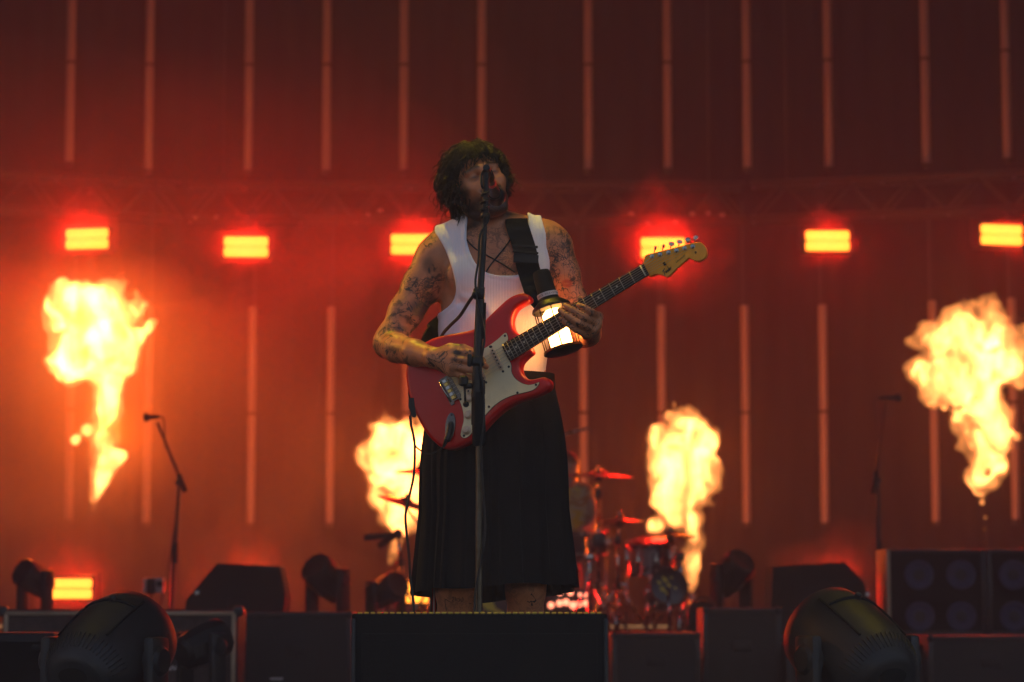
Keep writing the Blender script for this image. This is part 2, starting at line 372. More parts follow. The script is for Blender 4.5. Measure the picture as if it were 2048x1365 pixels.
def flame(blobs, Y, seed, label, depth=.8, h=.022, amp=1.0, light_at=None, hot=1.0):
    """blobs: (px,py,radius px[,dy]) of the burning gas at depth Y; an outer glow body and a hotter core inside it"""
    k = ppm(Y); rng = np.random.default_rng(seed)
    pts = [(P(b[0], b[1], Y + (b[3] if len(b) > 3 else 0)), b[2] / k) for b in blobs]
    lo = np.array([min(p[i] - r for p, r in pts) for i in range(3)]) - .16; hi = np.array([max(p[i] + r for p, r in pts) for i in range(3)]) + .16
    n = np.ceil((hi - lo) / h).astype(int) + 1
    X, Yg, Z = np.meshgrid(*[lo[i] + h * np.arange(n[i]) for i in range(3)], indexing='ij', sparse=True)
    D = np.full(tuple(n), 9.0, np.float32); Rn = np.full(tuple(n), .02, np.float32)
    for p, r in pts:
        d = (np.sqrt((X - p.x) ** 2 + ((Yg - p.y) / depth) ** 2 + (Z - p.z) ** 2) - r).astype(np.float32)
        Rn = np.where(d < D, np.float32(r), Rn)
        kk = .05; hh = np.clip(.5 + .5 * (d - D) / kk, 0, 1); D = d * (1 - hh) + D * hh - kk * hh * (1 - hh)
    ext = hi - lo; A = np.clip(Rn, .02, .24) * np.clip(Rn / .19, .45, 1.0); Nz = 0
    for sc, am in ((.40, .10), (.2, .30), (.1, .40), (.055, .34)):
        Nz = Nz + am * 2 * amp * vnoise(D.shape, np.maximum(2, ext / sc), rng)
    D = D + Nz * A
    base = P(blobs[-1][0], blobs[-1][1], Y)
    t = thing('flame', label, 'flame', base, 'stage flames')
    V, Q = surface_net(D, lo, h); net_object('burning_gas', V, Q, flame_mat('flame_gas', .9 * hot, 6.5 * hot, 7.0, seed, .36, .64), t)
    V, Q = surface_net(D + .30 * A + .9 * A * vnoise(D.shape, np.maximum(2, ext / .3), rng) , lo, h)
    if len(V): net_object('hot_core', V, Q, flame_mat('flame_core', .6 * hot, 48. * hot, 5.2, seed + 4, .43, .68), t)
    for (lx, ly, pw) in (light_at or []):
        L = light('flame_glow', 'POINT', P(lx, ly, Y), pw, (1.0, .105, .002), shadow_soft_size=.12)
        L.parent = t; L.matrix_parent_inverse = Matrix.Translation(-Vector(base))
    return t
# jet nozzles stand on the riser under each flame
def nozzle(px, Y, label, py=None):
    p = P(px, 1230, Y); t = thing('flame_projector', label, 'flame projector', (p.x, Y, .313), 'flame projectors on the riser')
    MB().box((p.x, Y, .313 + .09), (.28, .3, .18), bev=.012).build('housing', 'black_metal', t)
    MB().lathe([(.05, 0), (.05, .03), (.028, .05), (.028, .1), (.034, .1), (.034, .105), (.02, .105)], 16, (p.x, Y, .493)).build('nozzle', 'steel', t)
    for s in (-1, 1): MB().box((p.x + s * .155, Y, .313 + .13), (.015, .22, .05), bev=.004).build('handle', 'black_metal', t)
nozzle(180, 12.2, 'flame projector under the tall flame at the far left')
nozzle(795, 12.2, 'flame projector under the flame left of the kilt')
nozzle(1385, 12.2, 'flame projector under the flame right of the drum kit')
nozzle(1968, 12.2, 'flame projector under the right flame, behind the bass cabinets')
flame([(205, 618, 66), (150, 618, 56), (245, 632, 54), (118, 650, 34), (148, 682, 56), (200, 680, 64), (262, 668, 36), (296, 655, 18), (309, 640, 9), (138, 724, 42), (176, 730, 34), (245, 708, 36), (262, 738, 15), (222, 742, 33), (218, 768, 30), (216, 795, 29), (213, 820, 31), (210, 845, 32), (206, 870, 34), (176, 862, 20), (152, 880, 13), (207, 896, 34), (226, 914, 26), (242, 912, 13), (206, 922, 30), (204, 946, 24), (200, 966, 19), (193, 984, 15), (187, 1000, 11), (186, 1020, 8)],
      12.2, 3, 'tallest flame at the far left, mushrooming above a thin stem', light_at=[(200, 660, 200), (215, 850, 80)], hot=1.8, amp=.75)
flame([(795, 884, 48), (845, 890, 46), (758, 905, 36), (775, 925, 48), (825, 925, 56), (790, 960, 50), (845, 965, 50), (760, 995, 32), (800, 1000, 44), (785, 1032, 32), (830, 1040, 28), (800, 1058, 24), (792, 1085, 14), (788, 1105, 12), (782, 1124, 9)],
      12.2, 8, 'flame left of the black kilt, behind the cymbals', light_at=[(795, 930, 125)], hot=1.35, amp=.9)
flame([(1368, 868, 48), (1338, 885, 38), (1402, 885, 38), (1336, 925, 38), (1402, 925, 40), (1368, 925, 60), (1404, 958, 36), (1342, 960, 42), (1330, 1000, 34), (1372, 985, 44), (1352, 1028, 36), (1310, 1052, 22), (1385, 1045, 30), (1396, 1080, 22), (1382, 1110, 22), (1386, 1135, 19), (1384, 1158, 15), (1382, 1178, 10)],
      12.2, 5, 'flame right of the drum kit, behind the dark cymbal', light_at=[(1368, 930, 125)], hot=1.35, amp=.9)
flame([(1920, 668, 60), (1975, 664, 58), (1880, 692, 54), (2025, 690, 48), (1848, 742, 36), (1895, 740, 54), (1955, 735, 62), (2010, 725, 46), (1860, 788, 28), (1920, 785, 40), (1970, 785, 50), (2040, 770, 14), (1985, 835, 46), (1945, 840, 44), (1988, 880, 42), (1950, 888, 40), (2035, 872, 12), (1965, 920, 38), (1995, 935, 26), (1950, 950, 24), (1982, 962, 20), (1960, 982, 15), (1964, 1006, 9), (1970, 1035, 7), (1970, 1060, 6), (1968, 1084, 5)],
      12.2, 12, 'broad flame at the far right, above the bass cabinets', light_at=[(1960, 720, 66), (1970, 880, 44)], hot=1.35, amp=.8)
# ================================================================== bodies by signed distance
class Field:
    def __init__(s, lo, hi, h):
        s.lo = np.array(lo, float); s.h = h; s.n = np.ceil((np.array(hi) - s.lo) / h).astype(int) + 1
        s.D = np.full(tuple(s.n), 1.0, np.float32); s.ax = [s.lo[i] + h * np.arange(s.n[i]) for i in range(3)]
    def copy(s):
        f = Field.__new__(Field); f.lo = s.lo; f.h = s.h; f.n = s.n; f.ax = s.ax; f.D = s.D.copy(); return f
    def _win(s, lo, hi):
        a = np.clip(np.floor((np.array(lo) - s.lo) / s.h).astype(int), 0, s.n - 1); b = np.clip(np.ceil((np.array(hi) - s.lo) / s.h).astype(int) + 1, 1, s.n)
        sl = tuple(slice(a[i], max(b[i], a[i] + 1)) for i in range(3))
        g = np.meshgrid(*[s.ax[i][sl[i]] for i in range(3)], indexing='ij', sparse=True)
        return sl, g
    def _mix(s, sl, d, k, op):
        D = s.D[sl]; d = d.astype(np.float32)
        if op == 'add':
            hh = np.clip(.5 + .5 * (D - d) / k, 0, 1); s.D[sl] = D * (1 - hh) + d * hh - k * hh * (1 - hh)
        else:
            hh = np.clip(.5 - .5 * (D + d) / k, 0, 1); s.D[sl] = D * (1 - hh) - d * hh + k * hh * (1 - hh)
    def cone(s, a, b, ra, rb, k=.02, op='add', pad=.10):
        a, b = np.array(a), np.array(b); m = max(ra, rb) + pad
        sl, g = s._win(np.minimum(a, b) - m, np.maximum(a, b) + m)
        ab = b - a; L2 = ab @ ab + 1e-12
        p = [g[i] - a[i] for i in range(3)]
        t = np.clip((p[0] * ab[0] + p[1] * ab[1] + p[2] * ab[2]) / L2, 0, 1)
        d = np.sqrt((p[0] - ab[0] * t) ** 2 + (p[1] - ab[1] * t) ** 2 + (p[2] - ab[2] * t) ** 2) - (ra + (rb - ra) * t)
        s._mix(sl, d, k, op)
    def chain(s, pts, rs, k=.02, pad=.06):
        for i in range(len(pts) - 1): s.cone(pts[i], pts[i + 1], rs[i], rs[i + 1], k, pad=pad)
    def ell(s, c, r, k=.02, op='add', M=None, pad=.10):
        """ellipsoid; M: 3x3 world-from-local"""
        c = np.array(c); r = np.array(r); m = r.max() + pad
        sl, g = s._win(c - m, c + m); p = [g[i] - c[i] for i in range(3)]
        if M is not None: p = [M[0][j] * p[0] + M[1][j] * p[1] + M[2][j] * p[2] for j in range(3)]
        k0 = np.sqrt((p[0] / r[0]) ** 2 + (p[1] / r[1]) ** 2 + (p[2] / r[2]) ** 2)
        k1 = np.sqrt((p[0] / r[0] ** 2) ** 2 + (p[1] / r[1] ** 2) ** 2 + (p[2] / r[2] ** 2) ** 2) + 1e-9
        s._mix(sl, k0 * (k0 - 1) / k1, k, op)
    def mesh(s): return surface_net(s.D, s.lo, s.h)
    def at(s, V):
        q = (V - s.lo) / s.h; i = np.clip(np.floor(q).astype(int), 0, s.n - 2); f = q - i; o = 0
        for a in (0, 1):
            for b in (0, 1):
                for c_ in (0, 1):
                    wgt = (f[:, 0] if a else 1 - f[:, 0]) * (f[:, 1] if b else 1 - f[:, 1]) * (f[:, 2] if c_ else 1 - f[:, 2])
                    o = o + wgt * s.D[i[:, 0] + a, i[:, 1] + b, i[:, 2] + c_]
        return o
def ss(x, a, b):
    t = np.clip((x - a) / (b - a), 0, 1); return t * t * (3 - 2 * t)
def set_attr(o, name, vals):
    a = o.data.attributes.new(name, 'FLOAT', 'POINT'); a.data.foreach_set('value', np.asarray(vals, np.float32))
def poly_sdf(poly, X, Z):
    """signed distance of grid points to a 2-D polygon, negative inside"""
    d = np.full(np.broadcast(X, Z).shape, 1e9); inside = np.zeros(d.shape, bool); n = len(poly)
    for i in range(n):
        (x0, z0), (x1, z1) = poly[i], poly[(i + 1) % n]
        ex, ez = x1 - x0, z1 - z0; t = np.clip(((X - x0) * ex + (Z - z0) * ez) / (ex * ex + ez * ez), 0, 1)
        d = np.minimum(d, (X - x0 - ex * t) ** 2 + (Z - z0 - ez * t) ** 2)
        c_ = (z0 > Z) != (z1 > Z)
        with np.errstate(divide='ignore', invalid='ignore'): inside ^= c_ & (X < (x1 - x0) * (Z - z0) / (z1 - z0) + x0)
    d = np.sqrt(d); return np.where(inside, -d, d)
def smooth_poly(pts, n=5):
    q = [Vector((p[0], p[1], 0)) for p in pts]; m = len(q); out = []
    for i in range(m):
        a, b, c_, d = q[i - 1], q[i], q[(i + 1) % m], q[(i + 2) % m]
        for k in range(n):
            t = k / n; v = .5 * ((2 * b) + (c_ - a) * t + (2 * a - 5 * b + 4 * c_ - d) * t * t + (3 * b - a - 3 * c_ + d) * t ** 3); out.append((v.x, v.y))
    return out

# ------------------------------------------------------------------ skin
def skin_mat(name, base, tat_scale):
    m = bpy.data.materials.new(name); m.use_nodes = True; n = m.node_tree.nodes; l = m.node_tree.links; b = n['Principled BSDF']
    tc = n.new('ShaderNodeTexCoord')
    def noise(sc, det=5, dist=0.0):
        t = n.new('ShaderNodeTexNoise'); t.inputs['Scale'].default_value = sc; t.inputs['Detail'].default_value = det; t.inputs['Distortion'].default_value = dist
        l.new(tc.outputs['Object'], t.inputs['Vector']); return t
    def ramp(src, a, b_, lo=0.0, hi=1.0):
        r = n.new('ShaderNodeMapRange'); r.interpolation_type = 'SMOOTHSTEP'; r.inputs[1].default_value = a; r.inputs[2].default_value = b_; r.inputs[3].default_value = lo; r.inputs[4].default_value = hi
        l.new(src, r.inputs[0]); return r.outputs[0]
    def math_(op, a, b_):
        x = n.new('ShaderNodeMath'); x.operation = op; x.use_clamp = True
        for i, s in enumerate((a, b_)):
            if isinstance(s, (int, float)): x.inputs[i].default_value = s
            else: l.new(s, x.inputs[i])
        return x.outputs[0]
    def attr(nm):
        a = n.new('ShaderNodeAttribute'); a.attribute_name = nm; return a.outputs['Fac']
    def mix(fac, a, b_):
        x = n.new('ShaderNodeMix'); x.data_type = 'RGBA'
        l.new(fac, x.inputs[0])
        for i, s in ((6, a), (7, b_)):
            if isinstance(s, tuple): x.inputs[i].default_value = (*s, 1)
            else: l.new(s, x.inputs[i])
        return x.outputs[2]
    # contour lines of warped noise read as drawn lines, noise patches as shaded areas
    def contour(sc, dist, w_):
        t = noise(sc, 2.5, dist); d_ = n.new('ShaderNodeMath'); d_.operation = 'SUBTRACT'; l.new(t.outputs['Fac'], d_.inputs[0]); d_.inputs[1].default_value = .5
        a_ = n.new('ShaderNodeMath'); a_.operation = 'ABSOLUTE'; l.new(d_.outputs[0], a_.inputs[0]); return ramp(a_.outputs[0], w_ * 1.7, w_ * .6)
    lines = math_('MAXIMUM', math_('MULTIPLY', contour(tat_scale * .8, 1.6, .014), ramp(noise(9, 2).outputs['Fac'], .45, .53)), math_('MULTIPLY', contour(tat_scale * 2.0, 2.2, .03), ramp(noise(13, 2).outputs['Fac'], .52, .6)))
    blot = ramp(noise(30, 6, 1.6).outputs['Fac'], .50, .60)
    zone = ramp(noise(11, 2).outputs['Fac'], .50, .60)
    blot = math_('MULTIPLY', blot, zone)
    ink = math_('MULTIPLY', math_('ADD', lines, math_('MULTIPLY', blot, .75)), attr('ink'))
    ink = math_('ADD', ink, attr('solid_ink'))
    mott = ramp(noise(35, 6).outputs['Fac'], .3, .7)
    c0 = mix(mott, tuple(x * .86 for x in base), base)
    c1 = mix(math_('MULTIPLY', attr('flush'), .55), c0, (base[0] * .95, base[1] * .55, base[2] * .5))
    c2 = mix(math_('MULTIPLY', ink, .93), c1, (.014, .015, .017))
    c3 = mix(math_('MULTIPLY', attr('red_ink'), .8), c2, (.35, .035, .025))
    bn = ramp(noise(420, 2).outputs['Fac'], .35, .6, .88, 1.0)
    c4 = mix(math_('MULTIPLY', attr('beard'), bn), c3, (.016, .011, .009))
    l.new(c4, b.inputs['Base Color']); b.inputs['Roughness'].default_value = .46; b.inputs['Specular IOR Level'].default_value = .42
    b.inputs['Subsurface Weight'].default_value = .0
    bp = n.new('ShaderNodeBump'); bp.inputs['Strength'].default_value = .25; bp.inputs['Distance'].default_value = .002; l.new(noise(180, 4).outputs['Fac'], bp.inputs['Height']); l.new(bp.outputs[0], b.inputs['Normal'])
    MATS[name] = m
skin_mat('singer_skin', (.54, .205, .095), 24)

# ------------------------------------------------------------------ head frame
def head_matrix(yaw, pitch, roll): return np.array(Matrix.Rotation(R(roll), 3, 'Y') @ Matrix.Rotation(R(yaw), 3, 'Z') @ Matrix.Rotation(R(-pitch), 3, 'X'))
def add_head(f, Hc, M, s=1.0, mouth=.010):
    Hc = np.array(Hc); L = lambda *p: Hc + M @ (np.array(p) * s)
    E = lambda c_, r, k=.015, op='add': f.ell(L(*c_), np.array(r) * s, k * s, op, M, pad=.05)
    C = lambda a, b, ra, rb, k=.01, op='add': f.cone(L(*a), L(*b), ra * s, rb * s, k * s, op, pad=.04)
    E((0, .012, .026), (.075, .096, .092)); E((0, -.018, -.022), (.061, .080, .076), .03)
    E((0, -.036, -.066), (.044, .054, .048), .03); E((0, -.076, -.100), (.026, .020, .020), .022)
    for x in (-1, 1):
        E((x * .040, -.060, -.024), (.024, .026, .020), .018)          # cheekbone
        C((x * .052, .0, -.058), (x * .020, -.074, -.100), .017, .015, .02)  # jaw line
        E((x * .031, -.099, .002), (.021, .024, .0155), .009, 'sub')    # socket
        E((x * .0315, -.0765, .000), (.0145, .0140, .0118), .003)       # lidded eye
        C((x * .012, -.092, .022), (x * .046, -.080, .020), .011, .008, .012)  # brow
        E((x * .077, .018, -.012), (.010, .022, .034), .006); E((x * .083, .014, -.010), (.006, .012, .020), .005, 'sub')   # ear
    C((0, -.090, .016), (0, -.112, -.026), .0085, .0115, .010); E((0, -.1135, -.031), (.0115, .0115, .0100), .008)
    for x in (-1, 1): E((x * .0125, -.1025, -.034), (.0085, .011, .008), .005)
    for x in (-1, 1): E((x * .006, -.1100, -.042), (.004, .006, .004), .003, 'sub')
    E((0, -.088, -.058), (.030, .018, .020), .02)                        # muzzle
    E((0, -.104, -.066), (.019, .016, mouth), .006, 'sub')               # open mouth
    for x in (-1, 1):
        C((0, -.1065, -.055 - .0 ), (x * .022, -.094, -.062), .0052, .0032, .006)
        C((0, -.1045, -.076), (x * .022, -.094, -.068), .0062, .0034, .006)

def VP(p): v = P(*p); return np.array((v.x, v.y, v.z))
# ------------------------------------------------------------------ the singer
H = .0040
f = Field((-.44, -.44, 0.0), (.32, .24, 1.82), H)
HC = VP((955, 369, -.02)); HM = head_matrix(16, 4, -20)
torso_prims = [((990, 580, .02), (.152, .104, .215)), ((988, 690, .012), (.146, .098, .18)), ((988, 800, .01), (.155, .108, .13)), ((988, 505, .025), (.150, .088, .09))]
for c_, r in torso_prims: f.ell(VP(c_), r, .05)
for x, y in ((938, 548), (1046, 545)): f.ell(VP((x, y, -.058)), (.062, .032, .052), .035)
f.cone(VP((908, 503, .02)), VP((1082, 494, .02)), .055, .055, .05)
f.cone(VP((974, 458, .035)), VP((893, 490, .025)), .042, .050, .03); f.cone(VP((994, 455, .035)), VP((1092, 478, .025)), .042, .050, .03)
hb = HC + HM @ np.array((0, .028, -.075))
f.cone(VP((984, 490, .030)), hb, .054, .051, .022)
hb2 = HC + HM @ np.array((0, -.020, -.085))
f.cone(VP((988, 492, -.012)), hb2, .030, .028, .02)
tor = f.copy()                                                          # torso and neck alone: the vest follows this
for x, s_ in ((912, 1), (1072, -1)): f.cone(VP((986 - 8 * s_, 492, -.060)), VP((x, 476, -.030)), .009, .009, .018)
f.cone(VP((955, 470, -.02)), VP((980, 490, -.062)), .012, .008, .015); f.cone(VP((1018, 455, -.02)), VP((994, 490, -.062)), .012, .008, .015)
arm = Field(f.lo, f.lo + (f.n - 1) * H, H)
def armpart(pts, rs, k=.02):
    for g_ in (f, arm): g_.chain([VP(p) for p in pts], rs, k)
armpart([(893, 506, .02), (874, 520, .015), (844, 570, .010), (812, 624, .0), (782, 678, -.015), (776, 688, -.02)], [.056, .057, .049, .0435, .038, .038], .03)
armpart([(776, 690, -.02), (795, 697, -.085), (830, 706, -.165), (868, 716, -.232)], [.038, .0395, .0355, .0265], .012)
armpart([(1086, 490, .02), (1102, 500, .015), (1123, 550, .01), (1144, 610, .015), (1160, 660, .02)], [.056, .056, .047, .0425, .038], .03)
armpart([(1160, 664, .02), (1168, 666, -.06), (1176, 668, -.14), (1180, 668, -.205)], [.038, .040, .034, .0275], .012)
def hand(wr, wrad, mcp, fingers, thumb):
    for g_ in (f, arm):
        for i, (p, r) in enumerate(mcp):
            g_.cone(VP(wr), VP(p), wrad * .86, r, .010, pad=.03)
        for i in range(len(mcp) - 1): g_.cone(VP(mcp[i][0]), VP(mcp[i + 1][0]), mcp[i][1] * .92, mcp[i + 1][1] * .92, .006, pad=.03)
        for (pts, rs), (p, r) in zip(fingers, mcp): g_.chain([VP(p)] + [VP(q) for q in pts], [r * .80] + rs, .0028, pad=.02)
        g_.chain([VP(q) for q in thumb[0]], thumb[1], .004, pad=.02)
hand((868, 716, -.232), .028, [((905, 704, -.272), .0150), ((909, 719, -.281), .0150), ((907, 733, -.279), .0145), ((902, 745, -.270), .0130)],
     [([(938, 706, -.292), (957, 712, -.276), (967, 722, -.256)], [.0100, .0090, .0080]), ([(941, 723, -.300), (962, 727, -.284), (973, 734, -.262)], [.0103, .0092, .0082]),
      ([(937, 739, -.296), (953, 744, -.276), (957, 748, -.254)], [.0098, .0088, .0080]), ([(927, 752, -.282), (940, 756, -.264), (943, 757, -.248)], [.0085, .0078, .0070])],
     ([(876, 710, -.245), (900, 697, -.262), (926, 697, -.274), (948, 704, -.272)], [.018, .0145, .0118, .0098]))
hand((1180, 668, -.205), .029, [((1196, 634, -.292), .0145), ((1194, 648, -.306), .0145), ((1186, 660, -.310), .0140), ((1172, 670, -.306), .0125)],
     [([(1183, 624, -.350), (1169, 616, -.353), (1157, 611, -.344)], [.0098, .0088, .0080]), ([(1166, 634, -.360), (1146, 621, -.358), (1131, 612, -.347)], [.0102, .0092, .0082]),
      ([(1156, 647, -.364), (1134, 632, -.362), (1119, 621, -.352)], [.0098, .0088, .0080]), ([(1151, 660, -.352), (1134, 648, -.354), (1121, 638, -.347)], [.0085, .0078, .0070])],
     ([(1182, 656, -.235), (1182, 634, -.258), (1173, 611, -.272), (1161, 600, -.286)], [.018, .015, .0125, .0100]))
for xh, xk, xc, xa in ((940, 913, 911, 905), (1042, 1052, 1051, 1058)):
    f.chain([VP((xh, 840, .01)), VP((xk, 1130, -.01))], [.088, .062], .05)
    f.chain([VP((xk, 1130, -.01)), VP((xc, 1180, -.02)), VP((xc, 1235, .010)), VP((xc, 1330, .025)), VP((xa, 1490, .035))], [.060, .052, .047, .050, .034], .02)
    f.cone(VP((xa, 1510, .03)), VP((xa, 1528, -.12)), .038, .034, .02)
add_head(f, HC, HM, .97)
V, Q = f.mesh()
singer = thing('person', 'tattooed singer in white vest and black kilt playing a red guitar', 'person', (VP((985, 1225, 0))[0], 0.0, 0.0))
body = net_object('body', V, Q, 'singer_skin', singer)
# smooth the net slightly
lap = np.zeros_like(V); cnt = np.zeros(len(V))
E_ = np.concatenate([Q[:, [0, 1]], Q[:, [1, 2]], Q[:, [2, 3]], Q[:, [3, 0]]]); E_ = np.concatenate([E_, E_[:, ::-1]])
for _ in range(2):
    lap[:] = 0; np.add.at(lap, E_[:, 0], V[E_[:, 1]]); cnt = np.bincount(E_[:, 0], minlength=len(V))
    V = V * .5 + .5 * lap / cnt[:, None]
body.data.vertices.foreach_set('co', V.astype(np.float32).ravel())
# surface marks that belong to the skin itself
loc = (V - HC) @ HM / .97                                   # head-local
aD, tD_ = arm.at(V), tor.at(V)
on_arm = ss(tD_ - aD, -.004, .012)
mx0, mx1 = VP((905, 0, 0))[0], VP((1075, 0, 0))[0]; zc0, zc1 = VP((0, 560, 0))[2], VP((0, 465, 0))[2]
chest = ss(V[:, 2], zc0 - .02, zc0) * (1 - ss(V[:, 2], zc1, zc1 + .03)) * (V[:, 1] < 0)
legs = (V[:, 2] < .62) * .22
set_attr(body, 'ink', np.clip(on_arm * .95 + chest * (1 - on_arm) * .62 + legs, 0, 1))
def blob(px, py, rx, ry, soft=.5, front=True):
    """patch round a pixel on the near side of the body"""
    p = VP((px, py, 0)); k = 728.; q = np.sqrt(((V[:, 0] - p[0]) * k / rx) ** 2 + ((V[:, 2] - p[2]) * k / ry) ** 2)
    return (1 - ss(q, 1 - soft, 1 + soft * .3))
hands_near = lambda d: (V[:, 1] < d)
sol = np.zeros(len(V))
for (px, py, rx, ry, a) in ((858, 535, 14, 20, .5), (840, 620, 26, 24, .85), (858, 600, 18, 16, .7), (802, 662, 18, 8, .7), (792, 708, 22, 8, .6), (846, 700, 12, 10, .45), (820, 645, 10, 8, .5), (1100, 470, 16, 6, .6), (1114, 520, 6, 18, .5), (1136, 500, 5, 20, .5), (1105, 545, 5, 16, .5), (890, 478, 12, 5, .5), (900, 605, 14, 16, .6)):
    sol = np.maximum(sol, a * blob(px, py, rx, ry, .6) * on_arm * (V[:, 1] < .05))
for (px, py, rx, ry, a) in ((920, 709, 12, 6, .75), (918, 727, 12, 5, .8), (914, 741, 9, 4, .7), (886, 712, 5, 8, .4), (1152, 627, 9, 7, .75), (1168, 621, 6, 6, .75), (1192, 630, 8, 6, .5), (1180, 650, 10, 8, .5)):
    p = V; sol = np.maximum(sol, a * blob(px * 1.0, py, rx, ry, .6) * (V[:, 1] < -.24))
set_attr(body, 'solid_ink', sol)
set_attr(body, 'red_ink', blob(1133, 571, 12, 9, .35) * on_arm * (V[:, 1] < 0) * (1 - .7 * blob(1133, 571, 7, 1.6, .5)))
x_, y_, z_ = loc.T
inh = (np.abs(x_) < .11) & (np.abs(y_) < .15) & (z_ > -.15) & (z_ < .15)
jaw = (1 - ss(z_, -.072, -.034)) * ss(z_, -.135, -.112) * (1 - ss(y_, -.005, .02)); side = ss(np.abs(x_), .050, .064) * (1 - ss(z_, -.02, .0)) * (1 - ss(y_, -.03, .0)) * ss(z_, -.13, -.11)
must = np.exp(-((z_ + .047) / .007) ** 2) * (np.abs(x_) < .032) * (y_ < -.07)
lips = np.exp(-((z_ + .066) / .011) ** 2) * (np.abs(x_) < .021) * (y_ < -.088)
brow = np.exp(-((z_ - .026 + .12 * np.maximum(0, np.abs(x_) - .03)) / .0065) ** 2) * (np.abs(x_) > .010) * (np.abs(x_) < .052) * (y_ < -.06)
lash = np.exp(-((z_ - .0005) / .0034) ** 2) * np.exp(-((np.abs(x_) - .0315) / .012) ** 2) * (y_ < -.075) * .9
inside = (y_ > -.101) * (y_ < -.07) * np.exp(-((z_ + .066) / .007) ** 2) * (np.abs(x_) < .017)
scalp = ss(z_ - .35 * np.maximum(0, -y_ - .02) + .6 * np.maximum(0, y_), .028, .05) + ss(y_, .02, .045) * ss(z_, -.10, -.07)
bd = np.clip(np.maximum.reduce([jaw * .98 * (1 - lips * .9), side * .85, must * .95, brow * 1.0, lash, inside, np.clip(scalp, 0, 1)]), 0, 1) * inh
set_attr(body, 'beard', bd)
set_attr(body, 'flush', np.clip(lips + .4 * np.exp(-((z_ + .028) / .012) ** 2) * (y_ < -.1), 0, 1) * inh)

# ------------------------------------------------------------------ white ribbed vest
m = mat('vest_cotton', (.80, .77, .84), .9, spec=.1); n = m.node_tree.nodes; l = m.node_tree.links; b = n['Principled BSDF']
tc = n.new('ShaderNodeTexCoord'); sx = n.new('ShaderNodeSeparateXYZ'); l.new(tc.outputs['Object'], sx.inputs[0])
mm = n.new('ShaderNodeMath'); mm.operation = 'MULTIPLY'; mm.inputs[1].default_value = 2 * math.pi / .0042; l.new(sx.outputs[0], mm.inputs[0])
sn = n.new('ShaderNodeMath'); sn.operation = 'SINE'; l.new(mm.outputs[0], sn.inputs[0])
bp = n.new('ShaderNodeBump'); bp.inputs['Strength'].default_value = .4; bp.inputs['Distance'].default_value = .0009; l.new(sn.outputs[0], bp.inputs['Height']); l.new(bp.outputs[0], b.inputs['Normal'])
VEST = [(868, 455), (874, 425), (930, 425), (933, 455), (934, 485), (946, 520), (962, 541), (984, 551), (1014, 554), (1040, 551), (1056, 538), (1061, 505), (1057, 470), (1056, 430), (1056, 400), (1080, 400), (1084, 432), (1093, 470), (1103, 520), (1112, 570), (1117, 612), (1120, 650), (1120, 720), (1122, 800), (850, 800), (854, 720), (856, 660), (862, 627), (884, 619), (904, 604), (912, 580), (906, 545), (893, 505), (878, 476)]
def poly_world(pts, Y): return [(VP((p[0], p[1], Y))[0], VP((p[0], p[1], Y))[2]) for p in pts]
pw = smooth_poly(poly_world(VEST, -.07), 4)
v = Field((-.30, -.22, .98), (.24, .20, 1.62), .0040)
q = np.stack(np.meshgrid(*v.ax, indexing='ij'), -1).reshape(-1, 3)
dT = tor.at(q).reshape(v.D.shape)
XX, ZZ = np.meshgrid(v.ax[0], v.ax[2], indexing='ij'); reg = poly_sdf(pw, XX, ZZ)
rng = np.random.default_rng(4)
hem = 1 - ss(-reg, .008, .012)                                      # bound edge band, a little proud
wr_n = vnoise(reg.shape + (1,), (6, 9, 2), rng)[:, :, 0]
low = 1 - ss(ZZ, 1.20, 1.38)
fold = .0085 * low * np.sin(62 * (ZZ * .92 - .55 * np.abs(XX - .02)) + 9 * wr_n) * (.5 + wr_n) + 0.0035 * np.sin(34 * (XX * .9 + ZZ * .35) + 7 * wr_n) * (.35 + low * .5)
thick = .0065 + .0016 * hem + np.where(reg < -.014, fold, 0)
D = dT - thick[:, None, :]
v.D = np.maximum(D, reg[:, None, :]).astype(np.float32); v.D = np.maximum(v.D, -(dT + .010)).astype(np.float32)
VV, QQ = v.mesh(); vest = net_object('vest', VV, QQ, 'vest_cotton', singer); vest['label'] = 'white ribbed cotton vest with bound edges'

# ------------------------------------------------------------------ black pleated kilt
mat('kilt_wool', (.0105, .0100, .0105), .9, spec=.12, var=.35, vscale=14, bump=.5, bscale=420)
mb = MB(); NP, K = 30, 12; N = NP * K; rows = []
zt = VP((0, 752, -.1))[2]; cx = VP((988, 0, 0))[0]
for j in range(25):
    s_ = j / 24; ring = []
    for i in range(N):
        a = 2 * math.pi * i / N; front = max(0, math.cos(a + .15)) ** 2.0            # a=0 faces the camera
        zb = VP((0, 1176, -.15))[2] - .030 * max(0, -math.cos(a)) + .012 * math.sin(a * 1 + .5) + .004 * math.sin(5 * a)
        z = zt + (zb - zt) * s_
        fl = s_ ** .85
        rx = .160 + (.219 - .160) * fl + .012 * math.sin(math.pi * min(1, s_ * 1.6)); ry = .116 + (.195 - .116) * fl + .014 * math.sin(math.pi * min(1, s_ * 1.6))
        wu = i / K + .34 * math.sin(3 * a + 1) + .22 * math.sin(8 * a + .5) + .12 * math.sin(17 * a); ph = wu - math.floor(wu); saw = (ph / .82 if ph < .82 else (1 - ph) / .18)
        pl = (saw - .5) * (.004 + .020 * s_) * (1 - .55 * front) + .008 * s_ * math.sin(3 * a + 1.7) + .006 * s_ * math.sin(7 * a + .4)
        ring.append((cx + .004 * s_ + (rx + pl) * math.sin(a), .005 - (ry + pl) * math.cos(a), z))
    rows.append(ring)
inner = [[(cx + (p[0] - cx) * .975, p[1] * .975, p[2] + .004) for p in r_] for r_ in rows[::-1]]
mb.loft(rows + inner, cap=False)
